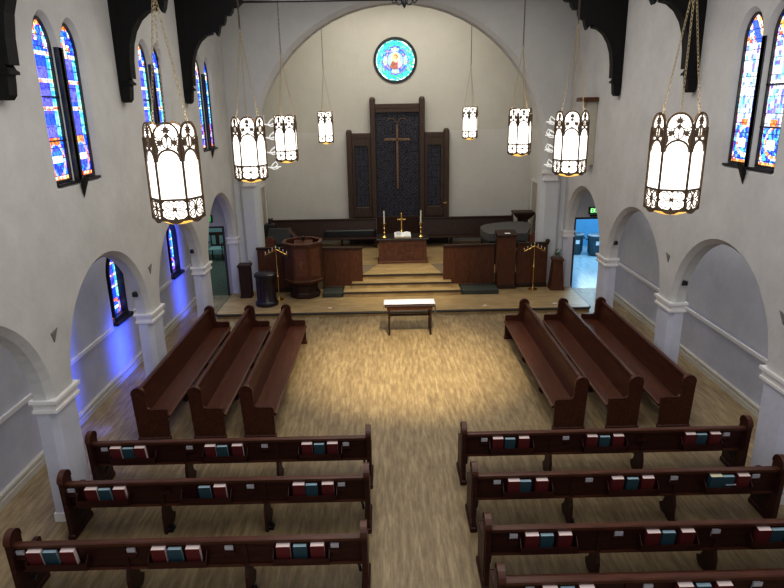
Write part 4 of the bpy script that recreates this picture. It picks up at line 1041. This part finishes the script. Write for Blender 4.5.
trash(6.98, 22.35, 'left dark blue-grey trash can seen through the right aisle doorway'); trash(7.62, 22.05, 'middle dark blue-grey trash can with white sticker beyond the right doorway'); trash(8.30, 22.3, 'right-hand dark trash can mostly hidden by the right doorway')
t = thing('armchair', 'dark wooden armchair with pale seat seen through left aisle doorway', 'chair', (-6.22, 22.2, 0))
CW = mat('chair_wood', (.06, .025, .02), .4)
MB().bbox(-.27, .27, -.02, .46, .43, .49, .02).build('seat', mat('pale_seat', (.35, .5, .5), .8), t)
for x, y, h in ((-.27, 0, .66), (.23, 0, .66), (-.25, .42, .98), (.21, .42, .98)): MB().bbox(x, x+.04, y, y+.04, 0, h, .005).build('leg', CW, t)
k = MB(); k.bbox(-.29, .29, .42, .47, .90, 1.02, .02); k.bbox(-.07, .07, .43, .46, .5, .92, .01); k.bbox(-.27, .27, .43, .46, .5, .56, .01); k.build('backrest', CW, t)
for x in (-.28, .24): MB().bbox(x, x+.045, -.03, .45, .65, .69, .01).build('armrest', CW, t)

# small white price-tag-like floor marks on the stage edge
for i, x in enumerate((-3.7, -2.9, -1.6, 2.6, 3.6, 4.5)):
    o = MB().bbox(x, x+.10, 15.95+.02*(i % 3), 16.0+.02*(i % 3), .126, .130, .001).build('tape_mark', WHITE)
    tag(o, 'small white tape mark on the stage front, %s' % ['far left end', 'left below the font', 'left of the small table', 'right of the small table', 'right below the candelabrum', 'far right end'][i], 'tape mark', 'tape marks on the stage front')

# ------------------------------------------------------------------ camera
f, pit, yaw, roll = .62072168*1000, .29205878, .00860866, -.01822784
cp_, sp, cy, sy = math.cos(pit), math.sin(pit), math.cos(yaw), math.sin(yaw)
F = Vector((sy*cp_, cy*cp_, -sp)); R0 = Vector((cy, -sy, 0)); U0 = R0.cross(F)
R1 = R0*math.cos(roll)+U0*math.sin(roll); U1 = -R0*math.sin(roll)+U0*math.cos(roll)
cam = bpy.data.cameras.new('camera'); co = bpy.data.objects.new('camera', cam); C.objects.link(co)
M = Matrix(((R1.x, U1.x, -F.x, 0), (R1.y, U1.y, -F.y, 0), (R1.z, U1.z, -F.z, 5.3), (0, 0, 0, 1))); co.matrix_world = M
cam.sensor_fit = 'HORIZONTAL'; cam.sensor_width = 36; cam.lens = f/784*36; cam.clip_start = .05
bpy.context.scene.camera = co

# ------------------------------------------------------------------ light
def area(name, loc, rot, sx, sy_, e, col=(1, 1, 1)):
    l = bpy.data.lights.new(name, 'AREA'); l.shape = 'RECTANGLE'; l.size = sx; l.size_y = sy_; l.energy = e; l.color = col
    o = bpy.data.objects.new(name, l); C.objects.link(o); o.location = loc; o.rotation_euler = rot; return o
def spot(name, loc, tgt, e, col, ang=50, blend=.8, r=.15):
    l = bpy.data.lights.new(name, 'SPOT'); l.energy = e; l.color = col; l.spot_size = math.radians(ang); l.spot_blend = blend; l.shadow_soft_size = r
    o = bpy.data.objects.new(name, l); C.objects.link(o); o.location = loc
    o.rotation_euler = (Vector(tgt)-Vector(loc)).to_track_quat('-Z', 'Y').to_euler(); return o
area('roof_fill_south', (CX, 5.5, 8.5), (0, 0, 0), 6, 7, 285, (1, .98, .95))  # added soft fill under the ceiling, not a fitting of the nave
area('roof_fill_north', (CX, 13.0, 8.5), (0, 0, 0), 6, 6, 235, (1, .97, .91))  # second added ceiling fill, for the north half
area('chancel_fill', (CX, 20.0, 8.9), (0, 0, 0), 5, 2.5, 185, (1, .95, .84))  # added overhead fill for the chancel, no lamp hangs there
area('rear_fill', (CX, -.6, 6.0), (math.radians(80), 0, 0), 8, 3, 115, (.97, .98, 1))  # added fill behind the camera, unseen and not a real lamp
spot('floor_spot', (1.2, 9.0, 8.4), (.45, 12.3, 0), 5200, (1, .84, .52), 38, 1.)
spot('steps_spot', (.45, 12.5, 8.4), (.45, 17.6, .4), 2000, (1, .86, .5), 30, 1.)
area('left_aisle_light', (-5.0, 9, 3.7), (0, 0, 0), .5, 14, 45, (.9, .92, 1)); area('right_aisle_light', (5.9, 9, 3.7), (0, 0, 0), .6, 14, 55, (.95, .96, 1))
for y, e, sz in ((9.7, 14, 2.4), (12.1, 12, 1.3), (16.0, 16, 2.6)):
    area('blue_uplight', (-4.85, y, sz/2), (0, math.radians(90), 0), sz, .35, e, (.035, .09, 1)).data.spread = math.radians(105)
spot('blue_wash', (-4.2, 13.4, 3.0), (-3.5, 16.5, .6), 60, (.10, .12, 1), 22, 1.)
area('left_room_light', (-6.4, 21, 3.3), (0, 0, 0), 2, 2, 32, (.75, 1, .98)); area('right_room_light', (8.0, 21, 3.3), (0, 0, 0), 3, 3, 120, (.6, .85, 1))
area('right_door_glow', (7.6, 21.8, 2.0), (math.radians(-70), 0, math.radians(-25)), 1, 1, 30, (.5, .8, 1))
w = bpy.data.worlds.new('world'); bpy.context.scene.world = w; w.use_nodes = True
w.node_tree.nodes['Background'].inputs[0].default_value = (.75, .8, .9, 1); w.node_tree.nodes['Background'].inputs[1].default_value = .45
sc_ = bpy.context.scene; sc_.view_settings.view_transform = 'Standard'; sc_.view_settings.look = 'Medium High Contrast'; sc_.view_settings.exposure = .12
